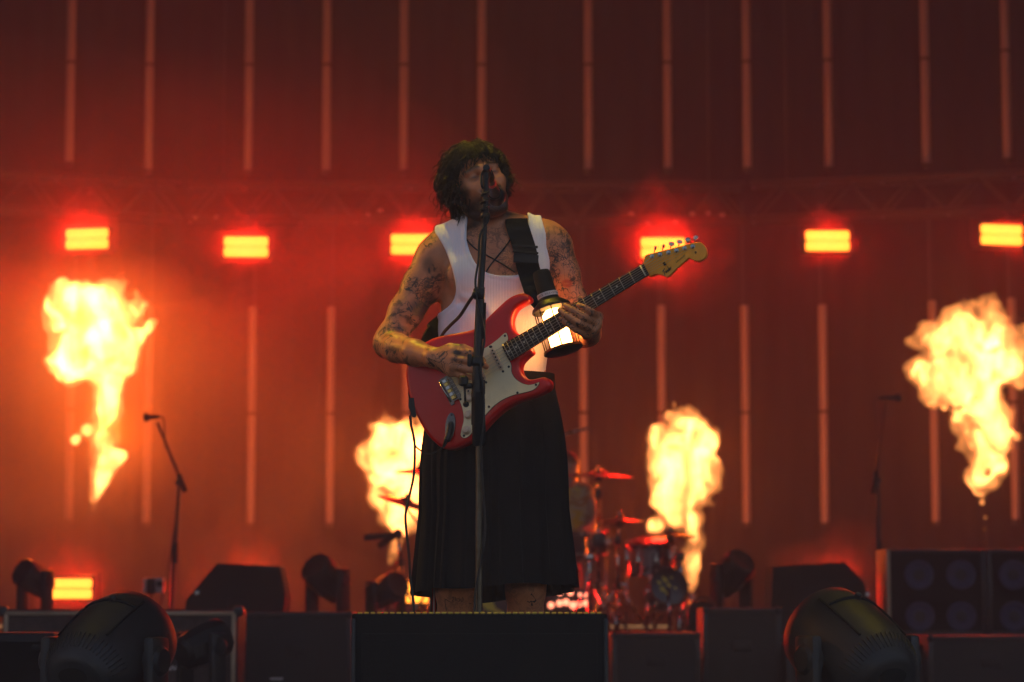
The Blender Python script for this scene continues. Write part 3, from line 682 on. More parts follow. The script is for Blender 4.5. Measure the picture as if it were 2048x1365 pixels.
kilt = mb.build('kilt', 'kilt_wool', singer, angle=50); kilt['label'] = 'long black pleated kilt'
mb = MB(); ringsA = []
for z, d in ((zt + .012, .004), (zt + .014, .008), (zt - .026, .010), (zt - .028, .004)):
    ringsA.append([(cx + (.160 + d) * math.sin(2 * math.pi * i / 72), .005 - (.116 + d) * math.cos(2 * math.pi * i / 72), z) for i in range(72)])
mb.loft(ringsA, cap=False).build('waistband', 'kilt_wool', kilt)
# striped ribbon hanging behind the hem
mat('ribbon_white', (.6, .55, .5), .8, spec=.1); mat('ribbon_red', (.25, .02, .02), .8, spec=.1); mat('boot_leather', (.012, .011, .011), .5, var=.2)
for x0, x1, mm_ in ((861, 864, 'kilt_wool'), (864.3, 866.5, 'ribbon_red'), (866.8, 868.6, 'ribbon_white'), (869, 871.5, 'ribbon_red'), (872, 877, 'kilt_wool')):
    a_, b_ = VP((x0, 1160, .05)), VP((x1, 1300, .05)); MB().box(((a_[0] + b_[0]) / 2, .05, (a_[2] + b_[2]) / 2), (abs(b_[0] - a_[0]), .003, abs(a_[2] - b_[2]))).build('ribbon', mm_, kilt, smooth=False)
for xa in (905, 1058):
    p = VP((xa, 1500, .03)); rings = []
    for yy, w_, h_ in ((.09, .020, .05), (.075, .036, .075), (.03, .042, .088), (-.03, .043, .075), (-.09, .048, .055), (-.15, .046, .045), (-.185, .030, .035), (-.195, .012, .025)):
        rings.append([(p[0] + w_ * math.sin(t_), yy, max(.002, h_ * .5 - h_ * .5 * math.cos(t_) * 1.0)) for t_ in [2 * math.pi * k / 16 for k in range(16)]])
    MB().loft(rings).build('shoe', 'boot_leather', singer)
    MB().lathe([(.050, .07), (.052, .12), (.054, .19), (.050, .195)], 20, (p[0], .035, 0)).build('shoe', 'boot_leather', singer)
# necklace cords
mat('cord', (.012, .011, .011), .7)
def surf_path(pts, off, fld=f):
    """drop pixel path on to the front of a field"""
    out = []
    for (px, py) in pts:
        d = ray(px, py); prev = None
        for t_ in np.linspace(6.3, 7.15, 340):
            q_ = CAM + d * t_; val = fld.at(np.array([[q_.x, q_.y, q_.z]]))[0]
            if val < off: break
        out.append(CAM + d * t_)
    return out
for pts in ([(922, 452), (932, 478), (950, 497), (968, 508), (990, 520), (1012, 533), (1030, 545)], [(1034, 448), (1026, 470), (1012, 492), (996, 512), (980, 532), (970, 548)]):
    MB().tube(curve_pts(surf_path(pts, .003), 5), .0019, 8).build('necklace', 'cord', singer)
# shin tattoos: a number, a curved line and a spade
def skin_stroke(pts, w_=.0013, name='tattoo'):
    q_ = surf_path(pts, .0012); q_ = curve_pts(q_, 3) if len(q_) > 2 else q_
    return MB().tube(q_, w_, 5).build(name, 'cord', singer)
G2 = [[(904.6, 1196.5), (906, 1194.6), (908, 1195.4), (907.6, 1198), (904.4, 1202.6), (908.6, 1202)], [(910.6, 1194.6), (910.6, 1202.4)], [(910.8, 1199.2), (912.6, 1198), (913.8, 1199.4), (913.8, 1202.6)],
      [(919.6, 1195), (916.4, 1195.2), (916.2, 1198.6), (918.6, 1198), (919.8, 1200.4), (918.2, 1203), (916, 1202.2)], [(924, 1195.4), (922, 1197), (922, 1201.4), (924, 1203.2), (926, 1201.4), (926, 1197), (924, 1195.4)]]
for g_ in G2: skin_stroke(g_, .0009)
skin_stroke([(893, 1222), (890, 1200), (900, 1204), (920, 1207), (942, 1207)], .0009)
sp = surf_path([(1063, 1187), (1058, 1196), (1054, 1204), (1059, 1206), (1063, 1204), (1062, 1212), (1066, 1212), (1064, 1204), (1069, 1206), (1073, 1202), (1068, 1194)], .0014)
MB().add(sp + [p + Vector((0, .002, 0)) for p in sp], [tuple(range(11)), tuple(range(21, 10, -1))]).build('tattoo', 'cord', singer, smooth=False)

# ------------------------------------------------------------------ hair: a rough cap and a few hundred curling locks
mat('hair_dark', (.013, .0085, .006), .45, spec=.3)
rng = random.Random(5); Hs = .97
def HL(q): return Vector(HC + HM @ (np.array(q) * Hs))
EC, ER = Vector((0, .016, .028)), Vector((.080, .099, .093))
hf = Field(HC - .20, HC + .20, .005)
hf.ell(HC + HM @ np.array((0, .018, .034)) * Hs, (.083, .100, .091), .01, M=HM)
hf.ell(HC + HM @ np.array((0, .048, -.03)) * Hs, (.077, .062, .095), .03, M=HM)
hf.ell(HC + HM @ np.array((0, -.085, -.045)) * Hs, (.076, .078, .105), .012, 'sub', M=HM)
hf.ell(HC + HM @ np.array((0, -.105, .022)) * Hs, (.058, .05, .036), .01, 'sub', M=HM)
rn2 = np.random.default_rng(9)
hf.D = hf.D + .022 * vnoise(hf.D.shape, (11, 11, 11), rn2) + .012 * vnoise(hf.D.shape, (24, 24, 24), rn2)
HV, HQ = hf.mesh()
hair = net_object('hair', HV, HQ, 'hair_dark', singer); hair['label'] = 'dark wavy chin-length hair'
down = Vector(np.linalg.inv(HM) @ np.array((0, 0, -1.0)))
mb = MB()
def lock(root, flow, ln, wave, r0, lift, seed, K_=18, sub=7, hug=1.0):
    """a wavy clump lying on the skull: follows the surface, then hangs"""
    rg = random.Random(seed); pos = Vector(root); d = Vector(flow).normalized(); path = []; ph = rg.random() * 6.28; fr = rg.uniform(.9, 1.7); bend = rg.gauss(0, .05)
    for k in range(K_):
        t = k / (K_ - 1); e_ = Vector(((pos.x - EC.x) / ER.x, (pos.y - EC.y) / ER.y, (pos.z - EC.z) / ER.z)); L_ = e_.length; nm = Vector((e_.x / ER.x, e_.y / ER.y, e_.z / ER.z)).normalized()
        if pos.z > EC.z - .055 and hug:
            tgt = 1.05 + lift * (.4 + t); pos = EC + Vector((e_.x * ER.x, e_.y * ER.y, e_.z * ER.z)) * (tgt / max(L_, .2)) * (.75) + (pos - EC) * .25
            d = (d - nm * d.dot(nm) * .85)
        sd_ = d.cross(nm).normalized(); a = ph + 6.28 * fr * t
        path.append((pos + sd_ * (wave * math.sin(a) * (.3 + t)) + nm * (wave * .8 * math.cos(a) * (.2 + t)), sd_, nm))
        d = (d.normalized() + down * (.16 + .10 * t) + sd_ * bend + nm * (.22 * max(0, t - .75))).normalized(); pos = pos + d * (ln / K_)
    for s_ in range(sub):
        o1, o2 = rg.gauss(0, .0022), rg.gauss(0, .0018); rr = r0 * rg.uniform(.6, 1.1); fz = rg.random() * 6.28
        mb.tube([HL(p + a_ * (o1 * (.5 + .9 * k / K_) + .0012 * math.sin(fz + k)) + b_ * o2) for k, (p, a_, b_) in enumerate(path)], [rr * (.85 - .75 * (k / (K_ - 1)) ** 2) for k in range(K_)], 4)
def onskull(az, el, s_=1.04):
    return EC + Vector((math.cos(el) * math.sin(az) * ER.x, -math.cos(el) * math.cos(az) * ER.y, math.sin(el) * ER.z)) * s_
sd = 0
U = rng.uniform
for i in range(230):                                   # crown and back: flow outward from the crown
    az = U(-math.pi, math.pi); el = math.asin(U(.05, .99)); p = onskull(az, el)
    if abs(az) < .95 and el < .85: continue
    fl = Vector((math.sin(az), -math.cos(az), -.5)); sd += 1
    lock(p, fl + Vector((rng.gauss(0, .6), rng.gauss(0, .5), 0)), U(.05, .12), U(.007, .015), U(.0011, .0018), U(.0, .20), sd)
for i in range(150):                                   # sides, longer on the viewer's left
    s_ = -1 if rng.random() < .5 else 1; az = s_ * U(.95, 2.3); el = U(-.25, .75); sd += 1
    lock(onskull(az, el), (s_ * .5 + rng.gauss(0, .3), rng.gauss(0, .4), -1), U(.06, .13) if s_ < 0 else U(.05, .115), U(.008, .017), U(.0011, .0018), U(.03, .28), sd)
for i in range(54):                                    # nape
    az = rng.choice((-1, -1, 1)) * U(1.6, 3.0); sd += 1
    lock(onskull(az, U(-.55, -.2)), (math.sin(az) * .6, -.1, -1), U(.05, .10), U(.008, .015), .0015, .25, sd)
for i in range(90):                                    # fringe swept over the brow
    az = U(-1.05, 1.0); sd += 1
    lock(onskull(az, U(.72, 1.1)), (.55 + .6 * az + rng.gauss(0, .3), -.6, -.35), U(.075, .118) * (1.3 - .35 * math.cos(az)), U(.004, .010), U(.0009, .0015), U(.02, .14), sd, sub=5)
for i in range(120):                                    # loose curling ends that break the outline
    az = rng.choice((-1, 1)) * U(.75, 3.1); el = math.asin(U(-.45, .95)); sd += 1
    lock(onskull(az, el, 1.12), (math.sin(az) * 1.0 + rng.gauss(0, .5), -math.cos(az) * .6, rng.gauss(-.5, .5)), U(.035, .085), U(.009, .018), U(.0007, .0012), .3, sd, sub=3, hug=0)
mb.build('hair_locks', 'hair_dark', hair, recalc=False)
# ================================================================== the guitar, traced on to its own plane
GQ = P(950, 770, -.215); ya = R(18)
GT = Vector((math.cos(ya), -math.sin(ya), 0)); GN = Vector((-math.sin(ya), -math.cos(ya), .07)).normalized()
def on_plane(px, py, d=0.0):
    o_ = GQ + GN * d; r_ = ray(px, py); return CAM + r_ * ((o_ - CAM).dot(GN) / r_.dot(GN))
nut = (on_plane(1281.5, 530.5, .012) + on_plane(1290, 553, .012)) / 2; bend = (on_plane(1005, 690, .012) + on_plane(1017, 724, .012)) / 2
GU = (nut - bend); GU = (GU - GN * GU.dot(GN)).normalized(); GV = GN.cross(GU) * -1
if GV.z < 0: GV = -GV
def uv(px, py, d=0.0):
    q_ = on_plane(px, py, d) - GQ; return (q_.dot(GU), q_.dot(GV))
def gp(u, v, d=0.0): return GQ + GU * u + GV * v + GN * d
mat('guitar_red', (.58, .010, .009), .36, spec=.35, coat=.12, var=.08, vscale=5)
mat('guard_lit_amber', (.80, .66, .40), .35, spec=.45, var=.05, vscale=10)  # mint guard, with amber stage light put into its base colour
mat('guard_edge', (.03, .03, .028), .5)
mat('rosewood', (.045, .028, .018), .5, spec=.35, var=.5, vscale=60, bump=.3, bscale=200)
mat('maple', (.86, .36, .035), .45, spec=.25, coat=.0, var=.12, vscale=14)  # amber light on the headstock is mixed into the wood colour
mat('aged_plastic', (.62, .46, .33), .4, spec=.4, var=.08)
mat('bridge_steel', (.16, .14, .13), .38, metal=1, var=.3, vscale=90)
mat('pearl', (.62, .56, .42), .35)
mat('string_steel', (.55, .5, .42), .3, metal=1)
mat('ink_black', (.010, .009, .008), .6)
mat('brass', (.55, .38, .12), .32, metal=1)
guitar = thing('electric_guitar', 'red electric guitar with pale green pickguard held by the singer', 'guitar', GQ)
BODY = [(845, 686), (868, 674.5), (896, 668), (922, 663.5), (946, 657.5), (960, 648), (976, 632), (996, 613), (1014, 597), (1030, 588.6), (1045, 585.5), (1056, 590), (1060, 598), (1054, 604.5), (1040, 611.5), (1029, 621), (1023, 637), (1024, 652), (1030, 663.5), (1044, 674), (1058, 690), (1063, 704), (1052, 714), (1043, 724), (1039.5, 737), (1043.5, 748), (1051, 755.5), (1061, 758.6), (1074, 756), (1086, 753.6), (1095.5, 757.5), (1100, 767), (1097, 777), (1087, 784), (1073, 791), (1053, 797.5), (1032, 804.5), (1012, 815.5), (993, 830), (977, 846), (965, 859.5), (950, 874), (932, 887), (911, 896.5), (895, 899), (882, 895.5), (868, 885), (852, 868), (837.5, 843), (825, 816), (816, 788), (811, 761), (810.5, 738), (815, 718), (827, 700)]
def rounded_slab(outline, d_front, thick, rad, name, m, parent, steps=4):
    """an outline on the guitar plane with rolled edges; d measured towards the viewer"""
    pts = [Vector((p[0], p[1], 0)) for p in outline]; n_ = len(pts)
    nr = []
    for i in range(n_):
        t_ = (pts[(i + 1) % n_] - pts[i - 1]).normalized(); nr.append(Vector((t_.y, -t_.x, 0)))
    area = sum(pts[i].x * pts[(i + 1) % n_].y - pts[(i + 1) % n_].x * pts[i].y for i in range(n_)); sg = 1 if area > 0 else -1
    rings = []; lim = []
    op = [(p.x, p.y) for p in pts]
    for i in range(n_):
        r_ = rad
        for _ in range(14):
            qx, qy = pts[i].x - sg * nr[i].x * r_, pts[i].y - sg * nr[i].y * r_
            if float(poly_sdf(op, np.array([qx]), np.array([qy]))[0]) <= -r_ * .93: break
            r_ *= .8
        lim.append(r_ / rad)
    for _ in range(2): lim = [min(lim[i], .5 * (lim[i - 1] + lim[(i + 1) % n_]) + .05) for i in range(n_)]
    prof = [(rad * (1 - math.sin(a)), d_front - rad + rad * math.cos(a)) for a in [math.pi / 2 * k / steps for k in range(steps + 1)]]
    prof += [(rad * (1 - math.cos(a)), d_front - thick + rad - rad * math.sin(a)) for a in [math.pi / 2 * k / steps for k in range(steps + 1)]]
    mb = MB()
    for ins, dd in prof: rings.append([gp(pts[i].x - sg * nr[i].x * ins * lim[i], pts[i].y - sg * nr[i].y * ins * lim[i], dd) for i in range(n_)])
    mb.loft(rings, True); return mb.build(name, m, parent, angle=40)
bo = smooth_poly([uv(*p) for p in BODY], 4)
gbody = rounded_slab(bo, 0.0, .045, .012, 'guitar_body', 'guitar_red', guitar)
GUARD = [(1009, 666), (1014.5, 669), (1016, 681), (1008, 689), (1010, 705), (1022, 728), (1023, 743), (1029, 755), (1040.5, 764.5), (1055, 769.5), (1067, 768), (1078.5, 764.2), (1075.5, 773), (1065, 781.5), (1046.5, 786.7), (1026, 791.5), (1006, 800), (989, 812), (975, 826.5), (965, 838), (952, 853), (942, 869), (932, 876.5), (924.5, 876), (920.5, 869.5), (923.5, 855), (926.5, 841), (925.5, 825), (921.5, 810), (915.4, 796), (907, 777.5), (898, 758), (890, 742), (893, 728), (908, 716), (932, 709), (955, 703), (976, 692), (994, 679)]
go = smooth_poly([uv(p[0], p[1], .003) for p in GUARD], 4)
rounded_slab([(p[0], p[1]) for p in go], .0012, .0009, .0004, 'pickguard_edge', 'guard_edge', guitar, 1)
cxg = sum(p[0] for p in go) / len(go); cyg = sum(p[1] for p in go) / len(go)
# top ply a shade smaller so the dark bevel shows
def inset(poly, d):
    n_ = len(poly); pts = [Vector((p[0], p[1], 0)) for p in poly]; area = sum(pts[i].x * pts[(i + 1) % n_].y - pts[(i + 1) % n_].x * pts[i].y for i in range(n_)); sg = 1 if area > 0 else -1; out = []
    for i in range(n_):
        t_ = (pts[(i + 1) % n_] - pts[i - 1]).normalized(); out.append((pts[i].x - sg * t_.y * d, pts[i].y + sg * t_.x * d))
    return out
guard = rounded_slab(inset(go, .0011), .0030, .0016, .0003, 'pickguard', 'guard_lit_amber', guitar, 1)
def disc(px, py, r, d0, d1, name, m, parent, n=16, prof=None):
    u_, v_ = uv(px, py, d0); b_ = gp(u_, v_, d0); L_ = d1 - d0
    return MB().lathe(prof(r, L_) if prof else [(r, 0), (r, L_ * .75), (r * .85, L_)], n, b_, GN).build(name, m, parent)
for p in ((1010, 672), (1017.7, 734), (1072, 770), (1035, 786), (978, 814), (928, 872), (921, 799), (980.5, 694)):
    disc(p[0], p[1], .0034, .003, .0042, 'screw', 'black_metal', guard, 10)
# pickups
def pickup(a, b, r, name='pickup'):
    ua, ub = Vector(uv(*a, .004)), Vector(uv(*b, .004)); dv = (ub - ua).normalized(); pv_ = Vector((-dv.y, dv.x)); o_ = []
    for k in range(9): an = math.pi * k / 8; q_ = ub + dv * r * math.sin(an) * 1.0 + pv_ * r * math.cos(an); o_.append((q_.x, q_.y))
    for k in range(9): an = math.pi * k / 8; q_ = ua - dv * r * math.sin(an) - pv_ * r * math.cos(an); o_.append((q_.x, q_.y))
    pk = rounded_slab(o_, .0085, .0056, .0018, name, 'aged_plastic', guitar, 2)
    for k in range(6):
        q_ = ua + (ub - ua) * (k / 5); MB().lathe([(.0026, 0), (.0026, .0012)], 10, gp(q_.x, q_.y, .0085), GN).build('pole_piece', 'black_metal', pk)
    for e_ in (ua - dv * (r + .006), ub + dv * (r + .006)): MB().lathe([(.0034, 0), (.0034, .0014), (.002, .002)], 10, gp(e_.x, e_.y, .0032), GN).build('mounting_screw', 'black_metal', pk)
pickup((986, 702), (1002, 735), .0066); pickup((951, 723), (968, 757), .0066); pickup((918, 756), (938, 783), .0066)
# knobs, switch, jack plate
def knob(px, py):
    k_ = disc(px, py, .0105, .003, .017, 'knob', 'aged_plastic', guitar, 20, lambda r, L_: [(r * 1.15, 0), (r * 1.1, L_ * .25), (r * .85, L_ * .45), (r * .8, L_ * .95), (r * .7, L_)])
for p in ((938, 797), (937.5, 830), (933.5, 861)): knob(*p)
sw = MB(); u_, v_ = uv(968, 803, .003); sw.tube([gp(u_, v_, .003), gp(u_ + .002, v_ + .004, .016)], [.0022, .003], 8); sw.build('selector_switch', 'aged_plastic', guitar)
JP = [(903, 826), (908, 829), (911, 838), (911, 852), (908, 868), (903, 879), (898, 885), (894, 881), (891, 868), (891.5, 850), (895, 836), (899, 829)]
jp = rounded_slab(smooth_poly([uv(*p) for p in JP], 3), .0035, .0033, .0012, 'jack_plate', 'bridge_steel', guitar, 2)
rounded_slab(smooth_poly([uv(*p, .0036) for p in ((901, 843), (907, 845), (908, 858), (904, 870), (897, 874), (895, 862), (896, 849))], 3), .0041, .0006, .0002, 'jack_recess', 'ink_black', jp, 1)
for p in ((903.5, 830.5), (898, 882)): disc(p[0], p[1], .0028, .0036, .0048, 'screw', 'black_metal', jp, 10)
# bridge: plate and six saddles
BR = [(877, 762), (898.5, 748.5), (922, 790), (921, 796), (908, 803), (909, 808), (903, 811.5), (899, 805)]
bp_ = [uv(*p, .004) for p in BR]; br = rounded_slab(bp_, .0055, .0045, .0008, 'bridge', 'bridge_steel', guitar, 1)
b0, b1 = Vector(uv(881.5, 764, .006)), Vector(uv(903, 803, .006)); c0_, c1_ = Vector(uv(897, 755, .006)), Vector(uv(917, 793, .006))
MB().tube([gp(*(b0 - (c0_ - b0) * .12), .008), gp(*(b1 - (c1_ - b1) * .12), .008)], .0028, 6).build('bridge_lip', 'chrome', br)
SAD = []
for k in range(6):
    t_ = (k + .5) / 6; s0 = b0.lerp(b1, t_); s1 = c0_.lerp(c1_, t_); dr = (s1 - s0); q0 = s0 + dr * .22; q1 = s0 + dr * .80; SAD.append(q1); wv_ = (b1 - b0).normalized() * .0042
    oo = [tuple(q0 - wv_), tuple(q1 - wv_), tuple(q1 + wv_), tuple(q0 + wv_)]
    sdl = rounded_slab(oo, .0115, .0058, .001, 'saddle', 'brass' if k % 2 else 'steel', br, 1)
    for s_ in (-.5, .5): qq = q1 + wv_ * s_ - dr * .12; MB().lathe([(.0011, 0), (.0011, .004)], 6, gp(qq.x, qq.y, .0115), GN).build('saddle_screw', 'black_metal', sdl)
# neck with fretboard; true fret spacing between nut and saddles
un = uv(1286, 542, .012)[0]; ub_ = sum(q.x for q in SAD) / 6
wn0, wn1 = uv(1281.5, 530.5, .012), uv(1290.5, 553.5, .012); we0, we1 = uv(1004.5, 689.5, .012), uv(1017, 724.5, .012)
def edge(u_, top):
    a, b = (we0, wn0) if top else (we1, wn1); t_ = (u_ - a[0]) / (b[0] - a[0]); return a[1] + (b[1] - a[1]) * t_
ue = (we0[0] + we1[0]) / 2; umax = un + .009
fo_ = [(ue + .004, edge(ue, True)), (umax, edge(umax, True)), (umax, edge(umax, False)), (ue + .004, edge(ue, False)), (ue, edge(ue, False) + .004), (ue - .0008, (edge(ue, True) + edge(ue, False)) / 2), (ue, edge(ue, True) - .004)]
neck = MB(); rings = []
for k in range(13):
    u_ = ue + .02 + (umax + .004 - ue - .02) * k / 12; a, b = edge(u_, True), edge(u_, False); md, hw = (a + b) / 2, (a - b) / 2 - .0004; r_ = []
    for j in range(13): an = math.pi * j / 12; r_.append(gp(u_, md + hw * math.cos(an), .0062 - .020 * math.sin(an) ** .8))
    rings.append(r_)
neck.loft(rings, True); nk = neck.build('neck', 'maple', guitar)
fb = rounded_slab(fo_, .0115, .0052, .0012, 'fretboard', 'rosewood', nk, 1)
scale = un - ub_
for k in range(1, 22):
    u_ = ub_ + scale / 2 ** (k / 12)
    if u_ < ue + .003: break
    MB().tube([gp(u_, edge(u_, True) + .0005, .0117), gp(u_, edge(u_, False) - .0005, .0117)], .0011, 6).build('fret', 'string_steel', nk)
for k in (3, 5, 7, 9, 12, 15, 17, 19, 21):
    u_ = ub_ + scale * (1 / 2 ** (k / 12) + 1 / 2 ** ((k - 1) / 12)) / 2; a, b = edge(u_, True), edge(u_, False)
    if u_ < ue + .004: continue
    for v_ in ([(a * .73 + b * .27), (a * .27 + b * .73)] if k == 12 else [(a + b) / 2]):
        MB().lathe([(.0031, 0), (.0031, .0003)], 14, gp(u_, v_, .0116), GN).build('inlay_dot', 'pearl', nk)
MB().prism([(un - .0018, edge(un, True) - .0005), (un + .0018, edge(un, True) - .0005), (un + .0018, edge(un, False) + .0005), (un - .0018, edge(un, False) + .0005)], gp(0, 0, .0114), GU, GV, GN, .0035).build('nut', 'pearl', nk)
# headstock
HS = [(1287, 527), (1287.5, 519.5), (1290.5, 512), (1296, 508.8), (1320, 503), (1350, 495.5), (1380, 488), (1396, 484.5), (1405, 487), (1412, 496), (1413.5, 507), (1409, 516.5), (1398.5, 522.3), (1387, 521), (1378.6, 516.2), (1372, 521), (1352, 538.5), (1338, 552.5), (1331.5, 554), (1323.5, 550), (1311.5, 548.6), (1298, 552)]
hs = rounded_slab(smooth_poly([uv(*p, .002) for p in HS], 3), .0030, .0140, .0012, 'headstock', 'maple', nk, 1)
POST = [(1304, 513), (1320, 509.5), (1337, 505.5), (1353, 501.3), (1369, 497), (1385.5, 493.3)]
BUT = [(1310.5, 496.5, 0), (1327, 493, 0), (1343, 488.3, 1), (1359.3, 484.2, 1), (1375.8, 480, 1), (1391.5, 475.8, 1)]
PO = []
for (px, py), (bx, by, op) in zip(POST, BUT):
    u_, v_ = uv(px, py, .003); PO.append((u_, v_)); ub2, vb2 = uv(bx, by, -.006)
    tm = MB().lathe([(.0062, 0), (.0062, .001), (.004, .0015), (.0036, .005), (.0040, .0075), (.0034, .008)], 14, gp(u_, v_, .003), GN).build('tuner', 'steel', nk)
    dv = (Vector((ub2, vb2)) - Vector((u_, v_))).normalized()
    e0 = Vector((ub2, vb2)) - dv * .012
    MB().tube([gp(*e0, -.006), gp(ub2, vb2, -.006)], .0016, 8).build('tuner_shaft', 'steel', tm)
    ax1 = (GU * dv.x + GV * dv.y).normalized(); b2 = MB(); ctr = gp(ub2, vb2, -.006)
    wide = ax1.cross(GN).normalized() if op else GN; flat = GN if op else ax1.cross(GN).normalized()
    rr = []
    for s_, hgt in ((.3, -.0022), (.85, -.0016), (1, 0), (.85, .0016), (.3, .0022)):
        rr.append([ctr + ax1 * (.0060 * s_ * math.sin(2 * math.pi * k / 16)) + wide * (.0080 * s_ * math.cos(2 * math.pi * k / 16)) + flat * hgt for k in range(16)])
    b2.loft(rr, True).build('tuner_button', 'steel', tm)
# string tree, then the strings
st_u = uv(1329.5, 528.5, .004); MB().prism([(-.003, -.004), (.003, -.004), (.003, .004), (-.003, .004)], gp(*st_u, .003), GU, GV, GN, .006).build('string_tree', 'ink_black', nk)
for k in range(6):
    t_ = .08 + .84 * k / 5; vn = edge(un, True) * (1 - t_) + edge(un, False) * t_
    pts = [gp(SAD[k].x - .004, SAD[k].y, .0125), gp(SAD[k].x, SAD[k].y, .0135), gp(un, vn, .0142), gp(PO[k][0], PO[k][1] - .003, .0075)]
    MB().tube(pts, .00075 - .00006 * k, 5).build('string', 'string_steel', guitar)
# lettering on the headstock, drawn as pen strokes in the logo's slanted script
def pen(strokes, ox, oy, sx, sy, w_, name, shear=.28, ang=0.0, m='ink_black'):
    """strokes in letter units; placed on the headstock face"""
    mb = MB(); o_ = Vector(uv(ox, oy, .003)); ca, sa = math.cos(ang), math.sin(ang)
    for s_ in strokes:
        pts = []
        for (x, y) in s_:
            X_, Y_ = (x + shear * y) * sx, y * sy; pts.append(gp(o_.x + X_ * ca - Y_ * sa, o_.y + X_ * sa + Y_ * ca, .0033))
        pts = curve_pts(pts, 4) if len(pts) > 2 else pts; mb.tube(pts, w_, 5)
    return mb.build(name, m, nk, recalc=False)
FEN = [[(-.1, -.25), (.15, .35), (.35, 1.0)], [(-.15, .78), (.1, 1.0), (.5, 1.02), (.95, 1.12)], [(.05, .48), (.45, .55)],                       # F
       [(.72, .22), (.98, .34), (.9, .52), (.68, .36), (.76, .08), (1.08, .14)],                                                             # e
       [(1.2, .46), (1.2, .06)], [(1.22, .3), (1.38, .46), (1.5, .36), (1.5, .06), (1.6, .1)],                                                  # n
       [(2.0, .42), (1.76, .4), (1.7, .12), (1.94, .12), (2.02, .5)], [(2.06, 1.05), (2.0, .1), (2.14, .1)],                                      # d
       [(2.22, .22), (2.48, .34), (2.4, .52), (2.18, .36), (2.26, .08), (2.58, .14)], [(2.72, .46), (2.7, .06)], [(2.72, .3), (2.9, .48), (3.0, .42)]]     # e r
lt = pen(FEN, 1329.5, 550, .0082, .0120, .00085, 'lettering', ang=R(9))
STR = {'S': [[(.8, .9), (.2, .9), (.2, .5), (.8, .5), (.8, .1), (.2, .1)]], 'T': [[(.1, .9), (.9, .9)], [(.5, .9), (.5, .1)]], 'R': [[(.2, .1), (.2, .9), (.75, .85), (.75, .55), (.2, .5), (.8, .1)]], 'A': [[(.1, .1), (.5, .9), (.9, .1)], [(.3, .4), (.7, .4)]], 'O': [[(.5, .9), (.15, .5), (.5, .1), (.85, .5), (.5, .9)]], 'C': [[(.85, .8), (.4, .9), (.15, .5), (.4, .1), (.85, .2)]], 'E': [[(.8, .9), (.2, .9), (.2, .1), (.8, .1)], [(.2, .5), (.7, .5)]]}
sw_ = []
for i_, ch in enumerate('STRATOCASTER'):
    for s_ in STR[ch]: sw_.append([(x * .85 + i_, y) for x, y in s_])
pen(sw_, 1353, 527, .0026, .0042, .00030, 'lettering', shear=.2, ang=R(9))
pen([[(0, 0), (.2, .6), (.0, 1.0)], [(.45, 0), (.5, 1.0)], [(.1, .5), (.8, .55)], [(.75, .1), (.8, .95)], [(.3, .05), (.9, .2)]], 1390.5, 508.5, .006, .0065, .0006, 'lettering', ang=R(5))
# strap button end
gs = gp(*uv(814, 800), -.022)
# ------------------------------------------------------------------ strap
mat('strap_web', (.011, .0108, .011), .8, spec=.2, var=.3, vscale=40, bump=.4, bscale=300)
strap = thing('guitar_strap', 'wide black webbing guitar strap over the singer shoulder', 'strap', P(1050, 520, -.14))
def ribbon(pts, wid, thick, face, name, m, parent, n=6):
    c_ = curve_pts([Vector(p) for p in pts], n); fc = face; rings = []
    for i, p in enumerate(c_):
        t_ = (c_[min(i + 1, len(c_) - 1)] - c_[max(i - 1, 0)]).normalized(); fi = Vector(fc(i / (len(c_) - 1))); nrm = (fi - t_ * fi.dot(t_)).normalized(); s_ = t_.cross(nrm); w_ = wid(i / (len(c_) - 1)) if callable(wid) else wid
        rings.append([p + s_ * w_ / 2 - nrm * thick / 2, p + s_ * w_ / 2 + nrm * thick / 2, p - s_ * w_ / 2 + nrm * thick / 2, p - s_ * w_ / 2 - nrm * thick / 2])
    return MB().loft(rings, True).build(name, m, parent, angle=30)
front = surf_path([(1034, 450), (1043, 478), (1051, 505), (1055, 530), (1062, 555)], .012, tor)
top = P(1032, 431, .02); pts = [P(1042, 470, .155), P(1034, 436, .10), top] + [Vector(p) for p in front] + [P(1072, 585, -.155), P(1082, 612, -.182), P(1086, 626, -.200)]
ribbon(pts, lambda t: .062 if t < .82 else .062 - (t - .82) * .25, .004, lambda t: Vector((.15, -.1, 1)).lerp(Vector((.05, -1, .25)), min(1, max(0, (t - .12) / .22))), 'webbing', 'strap_web', strap)
for (px, py, w_, h_) in ((1050, 493, 52, 5), (1051, 505, 52, 4), (1052, 518, 50, 18)):
    p = P(px, py, -.134); MB().box(p, (w_ / 740, .006, h_ / 740), rot=Matrix.Rotation(R(4), 3, 'Y') @ Matrix.Rotation(R(-10), 3, 'X'), bev=.0015).build('slider', 'black_plastic', strap)
ribbon([P(1042, 480, .165), P(990, 540, .160), P(920, 620, .145), P(862, 668, .09), P(838, 720, -.02), P(822, 780, -.10), P(826, 820, -.125)], .055, .004, lambda t: (.3, 1, .1) if t < .5 else (-1, .2, 0), 'webbing', 'strap_web', strap)
MB().prism([(-.008, .024), (.006, .026), (.013, -.022), (.010, -.028), (.002, -.026), (-.008, .0)], P(823, 815, -.165), (1, 0, 0), (0, 0, 1), (0, 1, 0), .006).build('leather_end', 'boot_leather', strap)

